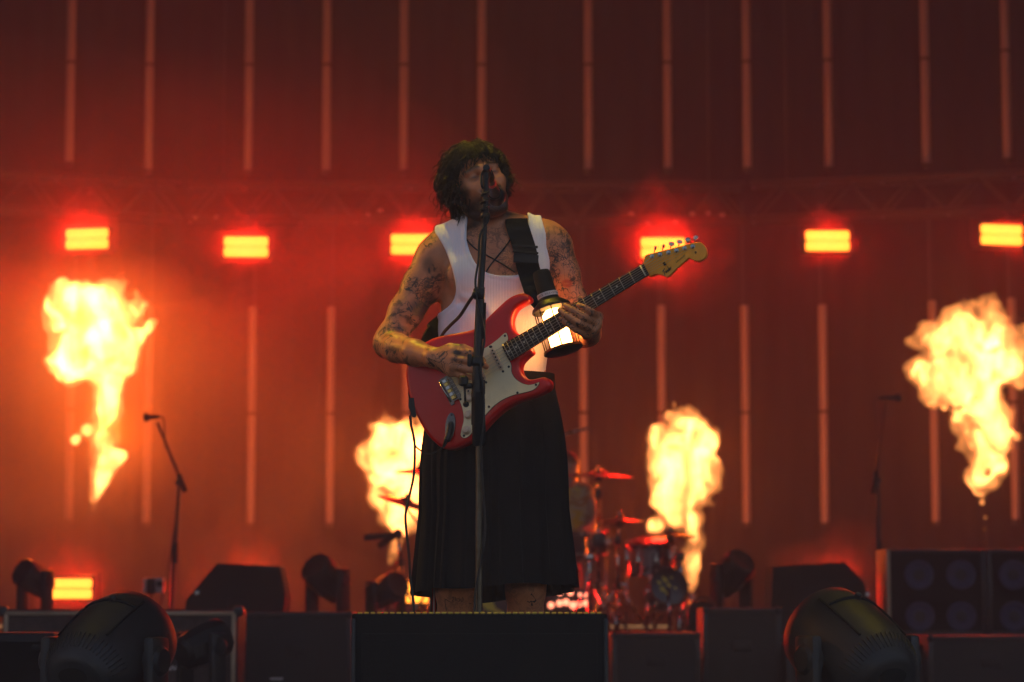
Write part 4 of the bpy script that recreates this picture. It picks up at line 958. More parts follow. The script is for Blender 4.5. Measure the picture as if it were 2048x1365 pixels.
# ------------------------------------------------------------------ caged work lamp clipped to the strap
LA, LB = P(1083, 548, -.175), P(1127, 702, -.205); lx = (LB - LA).normalized(); LL = (LB - LA).length
lamp = thing('work_lamp', 'lit cage work lamp hanging from the strap behind the guitar neck', 'lamp', LA)
def along(t): return LA + lx * (LL * t)
MB().lathe([(.010, -.010), (.022, -.006), (.0245, .004), (.0265, LL * .30), (.0285, LL * .33), (.030, LL * .345), (.034, LL * .36)], 28, LA, lx).build('handle', 'rubber', lamp)
MB().lathe([(.034, LL * .36), (.052, LL * .43), (.054, LL * .455), (.054, LL * .47), (.050, LL * .475)], 32, LA, lx).build('collar', 'black_plastic', lamp)
mat('lamp_glass', (.9, .85, .75), .5, emit=(1.0, .40, .095), estr=24.0)
mat('lamp_reflector', (.75, .62, .4), .5, spec=.3)
MB().lathe([(.020, LL * .475), (.029, LL * .52), (.033, LL * .62), (.033, LL * .84), (.029, LL * .93), (.018, LL * .955)], 28, LA, lx).build('glowing_tube', 'lamp_glass', lamp)
MB().lathe([(.044, LL * .965), (.053, LL * .97), (.054, LL * 1.0), (.046, LL * 1.02), (.02, LL * 1.03)], 32, LA, lx).build('base_ring', 'black_plastic', lamp)
rf = Vector((1, 0, 0)); a_ = (rf - lx * rf.dot(lx)).normalized(); b_ = lx.cross(a_)
for k in range(9):
    an = 2 * math.pi * k / 9 + .25; dd = a_ * math.cos(an) + b_ * math.sin(an); MB().tube([along(.46) + dd * .049, along(.98) + dd * .049], .0017, 6).build('cage_wire', 'black_metal', lamp)
mat('label_white', (.55, .52, .54), .6)
# paper label wrapped round the handle with printed letters
lc, lr = along(.29), .0290
rings = []
for hh in (-.0062, .0062):
    rings.append([lc + lx * hh + (a_ * math.cos(t_) + b_ * math.sin(t_)) * lr for t_ in np.linspace(R(175), R(10), 24)])
vs = [tuple(p) for r_ in rings for p in r_]; lab = MB().add(vs, [(i, i + 1, i + 25, i + 24) for i in range(23)]).build('paper_label', 'label_white', lamp, recalc=False)
GL = {'L': [[(.2, .9), (.2, .1), (.8, .1)]], 'U': [[(.2, .9), (.2, .2), (.5, .1), (.8, .2), (.8, .9)]], 'K': [[(.2, .9), (.2, .1)], [(.8, .9), (.2, .5), (.8, .1)]], 'M': [[(.1, .1), (.1, .9), (.5, .4), (.9, .9), (.9, .1)]], 'a': [[(.75, .6), (.3, .6), (.2, .3), (.5, .1), (.75, .3), (.75, .1)]], 'l': [[(.5, .9), (.5, .1)]], '-': [[(.2, .45), (.8, .45)]], '1': [[(.3, .7), (.5, .9), (.5, .1)]], '7': [[(.2, .9), (.8, .9), (.4, .1)]], '6': [[(.7, .9), (.25, .5), (.3, .15), (.7, .15), (.75, .45), (.3, .5)]], ' ': [], 'C': STR['C'], 'A': STR['A'], 'O': STR['O']}
mb = MB()
for i_, ch in enumerate('LUCK Mal-1776'):
    for s_ in GL[ch]:
        pts = [lc + lx * (.0036 - y * .0072) * 1.0 + (a_ * math.cos(t_) + b_ * math.sin(t_)) * (lr + .0003) for (x, y) in s_ for t_ in [R(158 - (i_ + x * .8) * 10.4)]]
        mb.tube(pts, .0005, 4)
mb.build('printed_letters', 'ink_black', lab, recalc=False)

# ------------------------------------------------------------------ the singer's microphone stand
YS = -.46
mat('stand_tube', (.10, .085, .065), .4, metal=1, var=.3, vscale=40)
stand = thing('microphone_stand', 'black and steel microphone stand in front of the singer', 'microphone stand', (P(957, 1225, YS).x, YS, 0))
S = lambda px, py, dy=0: P(px, py, YS + dy)
fx = P(958, 1400, YS)
MB().lathe([(.0, .002), (.125, .002), (.128, .012), (.120, .022), (.03, .030), (.018, .05)], 36, (stand.location.x, YS, 0)).build('base', 'black_metal', stand)
b0_ = Vector((stand.location.x, YS, .03))
MB().tube([b0_, S(958.5, 890)], .0092, 16).build('lower_tube', 'stand_tube', stand)
MB().tube([S(958.5, 893), S(958.3, 886), S(957.5, 850), S(956.5, 795), S(956.0, 785)], [.0130, .0180, .0175, .0155, .0145], 20).build('clutch_sleeve', 'rubber', stand)
MB().tube([S(950.5, 850), S(951.0, 792)], .0105, 16).build('boom_handle', 'rubber', stand)
MB().tube([S(953, 795), S(955.5, 720), S(958.5, 640), S(961.5, 575)], [.0140, .0122, .0115, .0110], 16).build('upper_tube', 'black_metal', stand)
MB().tube([S(954.7, 733), S(954.9, 729), S(955.4, 718), S(955.6, 714)], [.014, .0185, .0185, .015], 20).build('collar', 'black_plastic', stand)
kn = S(939, 721, -.01); MB().tube([S(952, 722), kn], .006, 8).build('wing_shaft', 'black_metal', stand)
MB().box(kn, (.012, .012, .034), bev=.005).build('wing_knob', 'black_plastic', stand)
# second clamp with a hanging lever
q0, q1 = S(944, 772, -.01), S(929, 772, -.015)
MB().tube([q0, q1], .0075, 10).build('clamp_arm', 'black_metal', stand)
MB().lathe([(.006, -.014), (.0125, -.010), (.0125, .008), (.008, .013)], 16, S(927, 762, -.015), (0, 0, 1)).build('clamp_knob', 'black_plastic', stand)
MB().tube([q1, S(931, 808, -.018)], .0030, 8).build('lever', 'black_metal', stand); MB().sphere(S(932, 809, -.018), .0080, 14, 10).build('lever_ball', 'black_plastic', stand)
MB().box(S(966.5, 775, .0), (.010, .014, .040), bev=.004).build('cable_clip', 'black_plastic', stand)
MB().tube([S(952.5, 678), S(953, 672), S(956.2, 612), S(956.5, 606)], [.004, .0065, .0065, .004], 10).build('grip', 'rubber', stand)
MB().tube([S(966, 678), S(967, 640), S(968, 606)], .006, 10).build('grip', 'rubber', stand)
MB().box(S(958, 588, -.004), (.030, .022, .030), bev=.006).build('boom_joint', 'black_plastic', stand); MB().sphere(S(951, 590, -.016), .010, 14, 10, (1, .7, 1)).build('joint_knob', 'black_plastic', stand)
MB().tube([S(961, 580), S(965, 520), S(968.5, 455), S(970, 440)], [.0092, .0082, .0074, .0074], 14).build('boom_tube', 'black_metal', stand)
MB().tube([S(969.5, 446), S(970.5, 437), S(971, 428), S(971.2, 424)], [.008, .0125, .0125, .009], 16).build('thread_nut', 'black_metal', stand)
MB().tube([S(970.8, 432), S(971.2, 400), S(971.5, 360), S(973, 344)], [.0090, .0088, .0085, .0090], 12).build('clip_stem', 'black_plastic', stand)
# microphone: handle tilts away from the viewer towards the mouth
mic = thing('microphone', 'black vocal microphone at the singer mouth', 'microphone', S(975, 345))
mA, mB_ = S(975, 343, .012), P(993, 397, -.235); md = (mB_ - mA).normalized(); ml = (mB_ - mA).length
MB().lathe([(.006, -.002), (.0085, .0), (.0092, .02), (.0115, ml * .55), (.0155, ml * .76), (.0155, ml * .79)], 24, mA, md).build('handle', 'black_metal', mic)
MB().lathe([(.0165, ml * .79), (.0185, ml * .80), (.0185, ml * .82)], 24, mA, md).build('band', 'black_metal', mic)
MB().lathe([(.0195, ml * .82), (.0250, ml * .88), (.0262, ml * .94), (.0240, ml * 1.0), (.0170, ml * 1.05), (.006, ml * 1.075)], 24, mA, md).build('grille', 'black_metal', mic)
MB().lathe([(.0118, .012), (.0124, .014), (.0135, .052), (.0130, .054)], 18, mA, md).build('holder', 'rubber', mic)
MB().lathe([(.0085, -.030), (.0092, -.026), (.0092, -.002)], 14, mA, md).build('plug', 'black_metal', mic)
mat('red_reflection', (.55, .02, .02), .35); MB().lathe([(.0114, ml * .40), (.0119, ml * .41), (.0124, ml * .47), (.0121, ml * .48)], 20, mA, md).build('painted_reflection', 'red_reflection', mic)  # red stage-light reflection painted on the handle as a band
# microphone cable coils down the stand
mat('cable_rubber', (.012, .012, .012), .55, spec=.4)
cab = thing('microphone_cable', 'black microphone cable running down the singer stand', 'cable', S(963, 600))
cp = [mA - md * .028, S(963, 350, -.0), S(963.5, 372, -.012)]
for k in range(15): t_ = k / 14; an = k * 1.9; cp.append(S(970 - 2 * t_ + 8.0 * math.sin(an), 380 + 62 * t_, -.006 + .014 * math.cos(an)))
cp += [S(960, 470, -.012), S(957, 520, -.014), S(951, 560, -.016), S(953, 592, -.02), S(960, 625, -.018), S(967, 655, -.014), S(969, 680, -.01), S(965, 705, -.012), S(961, 735, -.016), S(966, 775, -.012), S(968, 815, -.01), S(966, 860, -.018), S(961, 900, -.014), S(966, 980, -.013), S(970, 1060, -.012), S(962, 1120, -.014), S(951, 1180, -.012), S(949, 1230, -.014), S(950, 1400, -.03), S(945, 1505, -.1)]
MB().tube(curve_pts(cp, 5), .0030, 8).build('cable', 'cable_rubber', cab)
c2 = thing('side_cable', 'black cable slanting from the stand behind the guitar', 'cable', S(948, 590))
MB().tube(curve_pts([S(950, 588, .01), S(938, 604, .06), P(920, 632, -.30), P(902, 650, -.22), P(886, 668, -.16), P(876, 690, -.13)], 6), .0046, 8).build('cable', 'cable_rubber', c2)
# guitar lead with plug
gl = thing('guitar_lead', 'thin black lead looping from the guitar jack', 'cable', gp(*uv(898, 868), .01))
j0, j1, j2 = gp(*uv(902, 848), .004), gp(*uv(896, 872, .02), .018), gp(*uv(887, 894, .026), .026)
MB().tube([j0, j1, j1.lerp(j2, .35)], [.006, .0075, .0075], 14).build('plug', 'black_metal', gl); MB().tube([j1.lerp(j2, .3), j2], [.0068, .0036], 12).build('strain_relief', 'rubber', gl)
MB().tube(curve_pts([j2, P(876, 902, -.19), P(858, 908, -.20), P(842, 902, -.20), P(830, 890, -.19), P(825, 866, -.18), P(822, 838, -.172), P(822, 826, -.168)], 7), .0023, 8).build('cable', 'cable_rubber', gl)
pc = thing('hanging_cable', 'black cable hanging down beside the kilt to the floor', 'cable', P(825, 830, -.16))
MB().tube(curve_pts([P(820, 832, -.165), P(822, 850, -.17), P(829, 885, -.175), P(829, 930, -.19), P(826, 960, -.20), P(817, 1000, -.22), P(811, 1030, -.235), P(813, 1065, -.24), P(818, 1110, -.24), P(821, 1160, -.24), P(828, 1225, -.24), P(830, 1400, -.24), P(834, 1505, -.26)], 7), .0034, 8).build('cable', 'cable_rubber', pc)
# ================================================================== gear on the stage
# ------------------------------------------------------------------ black box at the stage front
yb = -.95; k = ppm(yb); x0, x1 = (705 - CX) / k, (1214 - CX) / k; zt_ = .4470
fbx = thing('stage_box', 'wide black box at the stage front before the singer shins', 'box', ((x0 + x1) / 2, yb + .17, 0))
MB().box(((x0 + x1) / 2, yb + .17, zt_ / 2 + .001), (x1 - x0, .34, zt_ - .002), bev=.006).build('cabinet', 'black_paint', fbx)
mat('tread_lit_yellow', (.55, .42, .06), .5, spec=.4, var=.2, vscale=60)  # yellow of the overhead light is put into the tread's own colour
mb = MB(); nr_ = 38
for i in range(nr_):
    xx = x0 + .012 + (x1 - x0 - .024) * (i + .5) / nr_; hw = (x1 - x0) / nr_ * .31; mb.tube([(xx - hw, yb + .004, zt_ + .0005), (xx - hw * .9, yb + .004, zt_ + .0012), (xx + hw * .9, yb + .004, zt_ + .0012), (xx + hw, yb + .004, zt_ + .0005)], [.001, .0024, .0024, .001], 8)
mb.build('tread_strip', 'tread_lit_yellow', fbx)
MB().box(((x0 + x1) / 2, yb - .003, .22), (x1 - x0 - .05, .008, .36), bev=.002).build('front_panel', 'black_paint', fbx)
for s_ in (-1, 1): MB().box(((x0 + x1) / 2 + s_ * ((x1 - x0) / 2 - .004), yb + .001, .22), (.010, .008, .43), bev=.002).build('corner_trim', 'black_metal', fbx)

# ------------------------------------------------------------------ moving-head lamps
def moving_head(px, py, Y, sc, axis, label, floor=0.0, group='moving head lamps', rib=False, box=False, trim='black_plastic'):
    c_ = P(px, py, Y); ax = Vector(axis).normalized()
    t = thing('moving_head_lamp', label, 'stage lamp', (c_.x, Y, floor), group)
    if box:      # compact beam lamp: faceted head
        prof = [(.001, -.150), (.070, -.150), (.098, -.128), (.112, -.05), (.118, .05), (.118, .125), (.108, .15), (.100, .155), (.095, .150), (.001, .150)]; n_ = 10
    else:
        prof = [(.001, -.185), (.080, -.185), (.098, -.178), (.122, -.150), (.140, -.115), (.150, -.085), (.158, -.02), (.163, .07), (.160, .15), (.150, .205), (.140, .215), (.132, .205), (.001, .200)]; n_ = 40
    hd = MB().lathe([(r * sc, h_ * sc) for r, h_ in prof], n_, c_, ax, ref=(0, 0, 1)).build('head', trim, t)
    side = ax.cross(Vector((0, 0, 1))); side.z = 0; side = side.normalized() if side.length > .1 else Vector((1, 0, 0))
    up = side.cross(ax).normalized()
    if up.z < 0: up = -up
    if rib:
        for kk in range(26):
            an = R(-80 + kk * 6.4); d_ = up * math.cos(an) + side * math.sin(an)
            MB().tube([c_ + ax * (-.152 * sc) + d_ * .119 * sc, c_ + ax * (-.105 * sc) + d_ * .146 * sc], .0032 * sc, 5).build('cooling_rib', trim, hd)
        for an in (-34, 34):
            d_ = up * math.cos(R(an)) + side * math.sin(R(an)); MB().tube([c_ + ax * (h_ * sc) + d_ * (r * sc + .002) for r, h_ in prof[5:9]], .0045 * sc, 6).build('panel_seam', 'rubber', hd)
        ring = [c_ + ax * (.10 * sc) + (up * math.cos(R(a_)) + side * math.sin(R(a_))) * .1645 * sc for a_ in range(-34, 35, 4)]
        MB().tube(ring, .005 * sc, 6).build('panel_seam', 'rubber', hd)
        d_ = up * math.cos(R(5)) + side * math.sin(R(5)); MB().lathe([(.012 * sc, 0), (.012 * sc, .012 * sc), (.008 * sc, .016 * sc)], 12, c_ + ax * (.10 * sc) + d_ * .164 * sc, d_).build('latch', trim, hd)
        pq = c_ + ax * (-.187 * sc) + up * .028 * sc
        oo = [(math.cos(a_) * .050 * sc, (math.sin(a_) * .030 + .004) * sc) for a_ in [2 * math.pi * j / 20 for j in range(20)]]
        MB().prism(oo, pq, side, up, ax, .004).build('handle_recess', 'rubber', hd)
        for j in range(6): MB().prism([(-.055 * sc, -.002), (.055 * sc, -.002), (.055 * sc, .002), (-.055 * sc, .002)], c_ + ax * (-.188 * sc) - up * (.022 + j * .011) * sc, side, up, ax, .004).build('vent_slot', 'rubber', hd)
    rr = .118 if box else .158; wy = (rr + .028) * sc; zb = floor + .10 * sc
    for s_ in (-1, 1):
        a0 = c_ + side * s_ * wy; low_ = Vector((a0.x, a0.y, zb)); dz = max(.05 * sc, c_.z - zb)
        rot = Matrix((side, Vector((-side.y, side.x, 0)), Vector((0, 0, 1)))).transposed()
        MB().box((a0 + Vector((0, 0, -(dz) / 2 + .03 * sc))), (.040 * sc, .105 * sc, dz + .09 * sc), rot=rot, bev=.014 * sc).build('yoke_arm', trim, t)
        MB().lathe([(.05 * sc, -.022 * sc), (.05 * sc, .02 * sc), (.038 * sc, .03 * sc)], 20, a0, side * s_).build('tilt_cap', trim, t)
    rot = Matrix((side, Vector((-side.y, side.x, 0)), Vector((0, 0, 1)))).transposed()
    MB().box((c_.x, Y, zb + .0), (2 * wy + .04 * sc, .12 * sc, .05 * sc), rot=rot, bev=.012 * sc).build('yoke_bar', trim, t)
    MB().box((c_.x, Y, floor + .036 * sc + .001), (.30 * sc, .26 * sc, .072 * sc), bev=.012 * sc).build('base', trim, t)
    return t
mat('lamp_housing', (.014, .014, .015), .5, spec=.45, var=.25, vscale=9, bump=.25, bscale=300)
def lift(px, py, Y): return P(px, py, Y).z
moving_head(208, 1322, .40, .92, (.34, .84, .40), 'large dark moving head lamp at the front left', lift(222, 1480, .4) if False else 0.0, 'large moving heads at the stage front', rib=True, trim='lamp_housing')
moving_head(1716, 1318, .40, .92, (-.42, .80, .44), 'large yellow-lit moving head lamp at the front right', 0.0, 'large moving heads at the stage front', rib=True, trim='lamp_housing')
moving_head(403, 1292, 3.4, .72, (.62, .62, .30), 'small black moving head lamp before the left speaker cabinet', .0, 'small moving heads', box=True)
moving_head(70, 1160, 9.0, .80, (-.5, -.6, .4), 'small moving head lamp on the riser at the far left edge', .313, 'small moving heads', box=True)
moving_head(655, 1160, 8.8, .95, (-.5, -.55, .55), 'small moving head lamp on the riser right of the left wedge monitor', .313, 'small moving heads', box=True)
moving_head(772, 1182, 8.6, .80, (.55, -.6, .3), 'small moving head lamp low beside the left end of the drum kit', .313, 'small moving heads', box=True)
moving_head(1462, 1150, 8.8, .90, (.45, -.5, .6), 'small moving head lamp on the riser right of the drum kit', .313, 'small moving heads', box=True)

# ------------------------------------------------------------------ wedge monitors
def wedge(poly, Y, depth, label, glint):
    p0 = P(poly[0][0], poly[0][1], Y); t = thing('wedge_monitor', label, 'monitor speaker', (p0.x, Y, .313), 'wedge monitors on the riser')
    pts = [P(a, b, Y) for a, b in poly]; zmin = .3135
    bm_ = [(p.x, max(zmin, p.z)) for p in pts]; bm_ = [(x_, zmin if z_ < zmin + .12 and i_ in (0, len(bm_) - 1) else z_) for i_, (x_, z_) in enumerate(bm_)]
    MB().prism(bm_, (0, Y, 0), (1, 0, 0), (0, 0, 1), (0, 1, 0), depth).build('cabinet', 'black_paint', t, smooth=False)
    cx_ = sum(b[0] for b in bm_) / len(bm_); cz = sum(b[1] for b in bm_) / len(bm_)
    MB().box((cx_, Y - .004, cz - .02), (.12, .012, .07), bev=.012).build('handle_cup', 'rubber', t)
    gq = P(glint[0], glint[1], Y - .006); MB().lathe([(.014, 0), (.014, .012), (.009, .014)], 14, gq, (0, -1, 0)).build('socket', 'steel', t)
    return t
wedge([(362, 1262), (372, 1200), (434, 1127), (560, 1133), (571, 1192), (562, 1262)], 8.3, .42, 'black wedge monitor behind the left speaker cabinet', (394, 1187))
wedge([(1538, 1262), (1546, 1134), (1690, 1124), (1728, 1166), (1742, 1220), (1748, 1262)], 8.3, .42, 'black wedge monitor left of the bass cabinets', (1735, 1190))

# ------------------------------------------------------------------ speaker cabinet with pale piping, left
mat('grille_cloth', (.055, .040, .036), .9, spec=.1, var=.35, vscale=30, bump=.6, bscale=260)
mat('piping', (.42, .30, .20), .55, spec=.3, var=.15)
mat('tolex', (.010, .0095, .0095), .6, spec=.3, bump=.5, bscale=180)
mat('logo_white', (.55, .50, .50), .5)
def cabinet(px0, px1, pyt, Y, depth, zb, label, name='speaker_cabinet', cat='speaker cabinet'):
    k = ppm(Y); xa, xb = P(px0, pyt, Y).x, P(px1, pyt, Y).x; zt = P(px0, pyt, Y).z; t = thing(name, label, cat, ((xa + xb) / 2, Y, zb))
    MB().box(((xa + xb) / 2, Y + depth / 2 + .012, (zt + zb) / 2 + .001), (xb - xa, depth, zt - zb - .002), bev=.008).build('cabinet', 'tolex', t)
    return t, xa, xb, zt
t, xa, xb, zt = cabinet(4, 476, 1219, 5.0, .38, 0, 'speaker cabinet with pale piping and dark grille at the left')
MB().box(((xa + xb) / 2, 5.008, zt / 2), (xb - xa - .07, .010, zt - .07), bev=.003).build('grille', 'grille_cloth', t)
for a, b in (((xa + .02, zt - .02), (xb - .02, zt - .02)), ((xb - .02, zt - .02), (xb - .02, .03)), ((xa + .02, .03), (xa + .02, zt - .02)), ((xa + .02, .03), (xb - .02, .03))):
    MB().tube([(a[0], 5.002, a[1]), (b[0], 5.002, b[1])], .0105, 10).build('piping', 'piping', t)
for sx_ in (xa, xb):
    MB().box((sx_ + (.0 if sx_ == xa else -.0), 5.03, zt - .01), (.05, .05, .05), bev=.012).build('corner_cap', 'black_metal', t)
mb = MB(); lp = []
for i in range(60): u_ = i / 59; q_ = P(334 + 36 * u_, 1337 - 4.5 * math.sin(u_ * 26) * (1 - .5 * u_) - 2 * u_, 4.995); lp.append(q_)
mb.tube(lp, .0032, 5); mb.build('logo_script', 'logo_white', t, recalc=False)
# plain black box, far left
t, xa, xb, zt = cabinet(-70, 108, 1266, 2.0, .32, 0, 'low black box at the far left behind the large lamp', 'equipment_box', 'box')
MB().box(((xa + xb) / 2, 2.006, zt / 2), (xb - xa - .05, .010, zt - .06), bev=.003).build('front_panel', 'dark_cloth', t)
for dx in (-.11, .11): MB().box(((xa + xb) / 2 + dx, 2.0, zt - .05), (.06, .014, .016), bev=.004).build('handle', 'rubber', t)
# dark flight case between cabinet and front box
mat('case_laminate', (.009, .0085, .0085), .55, spec=.3, var=.3, vscale=5, bump=.3, bscale=150)
def flight_case(px0, px1, pyt, Y, depth, zb, label, tape=None):
    t, xa, xb, zt = cabinet(px0, px1, pyt, Y, depth, zb, label, 'flight_case', 'flight case')
    for x_ in (xa + .012, xb - .012): MB().box((x_, Y + .006, (zt + zb) / 2), (.024, .014, zt - zb), bev=.003).build('edge_rail', 'black_metal', t)
    for z_ in (zt - .012, zb + .016): MB().box(((xa + xb) / 2, Y + .007, z_), (xb - xa - .05, .012, .022), bev=.003).build('edge_rail', 'black_metal', t)
    MB().box(((xa + xb) / 2, Y + .010, (zt + zb) / 2), (xb - xa - .05, .008, zt - zb - .06)).build('panel', 'case_laminate', t, smooth=False)
    mx = (xa + xb) / 2
    MB().box((mx, Y + .004, (zt + zb) / 2 + .03), (.10, .010, .06), bev=.004).build('latch', 'case_laminate', t)
    for x_ in (xa + .014, xb - .014):
        for z_ in (zt - .014, zb + .018): MB().sphere((x_, Y + .004, z_), .020, 10, 8, (1, .6, 1)).build('ball_corner', 'black_metal', t)
    if tape:
        a, b = P(tape[0], tape[1], Y), P(tape[2], tape[1], Y); MB().box(((a.x + b.x) / 2, Y + .003, a.z), (b.x - a.x, .004, .010)).build('tape', 'logo_white', t, smooth=False)
    return t
flight_case(480, 704, 1224, 6.0, .5, 0, 'dark flight case between the left cabinet and the front box', (540, 1358, 566))
flight_case(1406, 1562, 1216, 7.0, .45, 0, 'dark flight case right of the drum kit')
flight_case(1224, 1400, 1266, 6.4, .5, 0, 'low dark flight case below the drum kit', (1468, 1356, 1492) if False else None)
flight_case(1856, 2110, 1272, 6.6, .5, 0, 'charcoal flight case below the bass cabinets')
flight_case(1572, 1846, 1290, 6.8, .45, 0, 'low dark flight case behind the right large lamp')
# ------------------------------------------------------------------ bass cabinets with blue cones, right
mat('cone_blue', (.030, .032, .085), .55, spec=.3, var=.2, vscale=30); mat('cone_dark', (.02, .018, .02), .7)
def bass_cab(px0, px1, py0, py1, Y, spk, label):
    xa, xb, zt, zb = P(px0, py0, Y).x, P(px1, py0, Y).x, P(px0, py0, Y).z, .3135; t = thing('bass_cabinet', label, 'speaker cabinet', ((xa + xb) / 2, Y, zb), 'bass cabinets on the riser')
    MB().box(((xa + xb) / 2, Y + .22, (zt + zb) / 2), (xb - xa, .42, zt - zb), bev=.01).build('cabinet', 'tolex', t)
    MB().box(((xa + xb) / 2, Y + .006, (zt + zb) / 2), (xb - xa - .06, .012, zt - zb - .05)).build('baffle', 'dark_cloth', t, smooth=False)
    for x_ in (xa + .012, xb - .012): MB().box((x_, Y + .004, (zt + zb) / 2), (.022, .016, zt - zb - .01), bev=.003).build('edge_trim', 'piping' if x_ < xa + .02 and px0 < 1800 else 'black_metal', t)
    for z_ in (zt - .012, zb + .012): MB().box(((xa + xb) / 2, Y + .005, z_), (xb - xa - .05, .014, .020), bev=.003).build('edge_trim', 'black_metal', t)
    for (sx_, sy_) in spk:
        q_ = P(sx_, sy_, Y); sp_ = MB().lathe([(.088, .0), (.088, .006), (.083, .010), (.070, .010), (.058, .004), (.047, -.004), (.047, -.012)], 32, (q_.x, Y - .001, q_.z), (0, -1, 0)).build('speaker', 'cone_blue', t)
        MB().lathe([(.046, -.006), (.040, -.002), (.022, .004), (.004, .006)], 24, (q_.x, Y - .001, q_.z), (0, -1, 0)).build('dust_cap', 'cone_dark', sp_)
    for z_ in (zt - .1,): MB().box((xa + .03, Y + .2, z_), (.01, .12, .05)).build('handle', 'rubber', t, smooth=False)
bass_cab(1772, 1971, 1098, 1268, 8.2, [(1838, 1150), (1922, 1150), (1840, 1233), (1923, 1233)], 'bass cabinet with four blue-ringed speakers, nearer the wedge monitor')
bass_cab(1974, 2174, 1098, 1268, 8.2, [(2027, 1150), (2110, 1150), (2029, 1233), (2112, 1233)], 'bass cabinet with blue-ringed speakers cut by the right picture edge')

# ------------------------------------------------------------------ microphone stands at the sides
def side_stand(Y, base_px, joint, tail, tip, micA, micB, label, mlabel):
    t = thing('microphone_stand', label, 'microphone stand', (P(base_px, 1230, Y).x, Y, .313), 'boom stands at the sides')
    x_ = t.location.x; j = P(*joint, Y)
    MB().lathe([(.10, .001), (.105, .012), (.08, .03), (.035, .07), (.018, .11), (.014, .12)], 24, (x_, Y, .313)).build('base', 'black_metal', t)
    MB().tube([(x_, Y, .42), (x_ * .5 + j.x * .5, Y, (.42 + j.z) / 2), j], [.015, .0145, .012], 10).build('pole', 'black_metal', t)
    MB().tube([(x_ * .55 + j.x * .45, Y, .42 + (j.z - .42) * .40), (x_ * .5 + j.x * .5, Y, .42 + (j.z - .42) * .55)], .020, 10).build('clutch', 'rubber', t)
    MB().tube([P(*tail, Y - .03), P(*tip, Y - .03)], [.012, .009], 8).build('boom', 'black_metal', t); MB().tube([P(*tail, Y - .03), P(*tail, Y - .03).lerp(P(*tip, Y - .03), .25)], .017, 10).build('counterweight', 'rubber', t)
    MB().lathe([(.022, -.025), (.026, -.015), (.026, .02), (.02, .03)], 14, j + Vector((0, -.02, 0)), (0, 1, 0)).build('joint_knob', 'black_plastic', t)
    a, b = P(*micA, Y - .03), P(*micB, Y - .03); d = (b - a).normalized(); L_ = (b - a).length
    m_ = thing('microphone', mlabel, 'microphone', a, 'microphones on the boom stands')
    MB().lathe([(.010, 0), (.013, .01), (.016, L_ * .6), (.018, L_ * .66)], 14, a, d).build('handle', 'black_metal', m_)
    MB().lathe([(.018, L_ * .66), (.027, L_ * .72), (.030, L_ * .85), (.022, L_ * .97), (.006, L_)], 16, a, d).build('grille', 'black_plastic', m_)
    cb = thing('microphone_cable', 'thin cable drooping from the ' + mlabel.split(' on ')[0].replace('black ', ''), 'cable', a) if False else None
    mid = P((micA[0] + tip[0]) / 2 + (14 if micB[0] < micA[0] else -10), (micA[1] + joint[1]) / 2 - 10, Y - .04)
    MB().tube(curve_pts([a, a + Vector((.03 if micB[0] < micA[0] else -.03, 0, -.02)), mid, P(*tip, Y - .04).lerp(P(*tail, Y - .04), .45), P(*joint, Y - .04), Vector((x_ * .5 + j.x * .5 - .02, Y - .03, (.42 + j.z) / 2)), Vector((x_ - .05, Y - .03, .55)), Vector((x_ - .10, Y - .04, .33))], 6), .005, 6).build('cable', 'cable_rubber', t)
side_stand(9.3, 341, (359, 966), (371, 984), (315, 846), (318, 834), (287, 836), 'boom microphone stand left of the singer, beside the left wedge monitor', 'black microphone on the left boom stand')
side_stand(9.3, 1762, (1755, 960), (1746, 990), (1773, 800), (1757, 797), (1804, 795), 'boom microphone stand right of the singer, beside the bass cabinets', 'black microphone on the right boom stand')
# little action camera on a stand
Yc = 8.9; pc_ = P(307, 1171, Yc); t = thing('action_camera', 'small pale action camera on a stick by the left microphone stand', 'camera', (pc_.x, Yc, .313))
mat('camera_grey', (.30, .28, .28), .5)
MB().box((pc_.x, Yc, pc_.z), (42 / ppm(Yc), .05, 30 / ppm(Yc)), bev=.008).build('camera_body', 'camera_grey', t)
q_ = P(320, 1168, Yc - .03); MB().lathe([(.020, 0), (.020, .012), (.014, .014)], 16, q_, (0, -1, 0)).build('lens', 'rubber', t)
MB().lathe([(.024, -.05), (.028, -.04), (.028, .03), (.02, .045)], 14, P(302, 1172, Yc - .05), (0, 0, 1)).build('clip_microphone', 'rubber', t)
MB().tube([(pc_.x - .015, Yc, pc_.z - .04), (pc_.x - .01, Yc, .36)], .012, 8).build('pole', 'black_metal', t)
for a_ in (0, 2.1, 4.2): MB().tube([(pc_.x - .01, Yc, .42), (pc_.x - .01 + .12 * math.cos(a_), Yc + .12 * math.sin(a_), .318)], .007, 6).build('leg', 'black_metal', t)

# ------------------------------------------------------------------ drum kit
mat('cymbal_bronze', (.50, .36, .16), .28, metal=1, var=.2, vscale=14); mat('cymbal_black', (.02, .02, .02), .35, spec=.5, var=.2)
mat('drum_silver', (.55, .55, .6), .25, metal=1, var=.25, vscale=7); mat('drum_head', (.5, .48, .45), .6); mat('drum_dark', (.02, .016, .016), .3, spec=.5)
mat('graphic_yellow', (.65, .50, .04), .5)
def stand_legs(t, x_, Y, z0, spread=.22, n=3, a0=.4):
    for i in range(n):
        a_ = a0 + 2 * math.pi * i / n; MB().tube([(x_ + .015 * math.cos(a_), Y + .015 * math.sin(a_), z0 + .30), (x_ + spread * math.cos(a_), Y + spread * math.sin(a_), z0 + .008)], .009, 6).build('leg', 'chrome', t)
        MB().sphere((x_ + spread * math.cos(a_), Y + spread * math.sin(a_), z0 + .016), .015, 8, 6).build('rubber_foot', 'rubber', t)
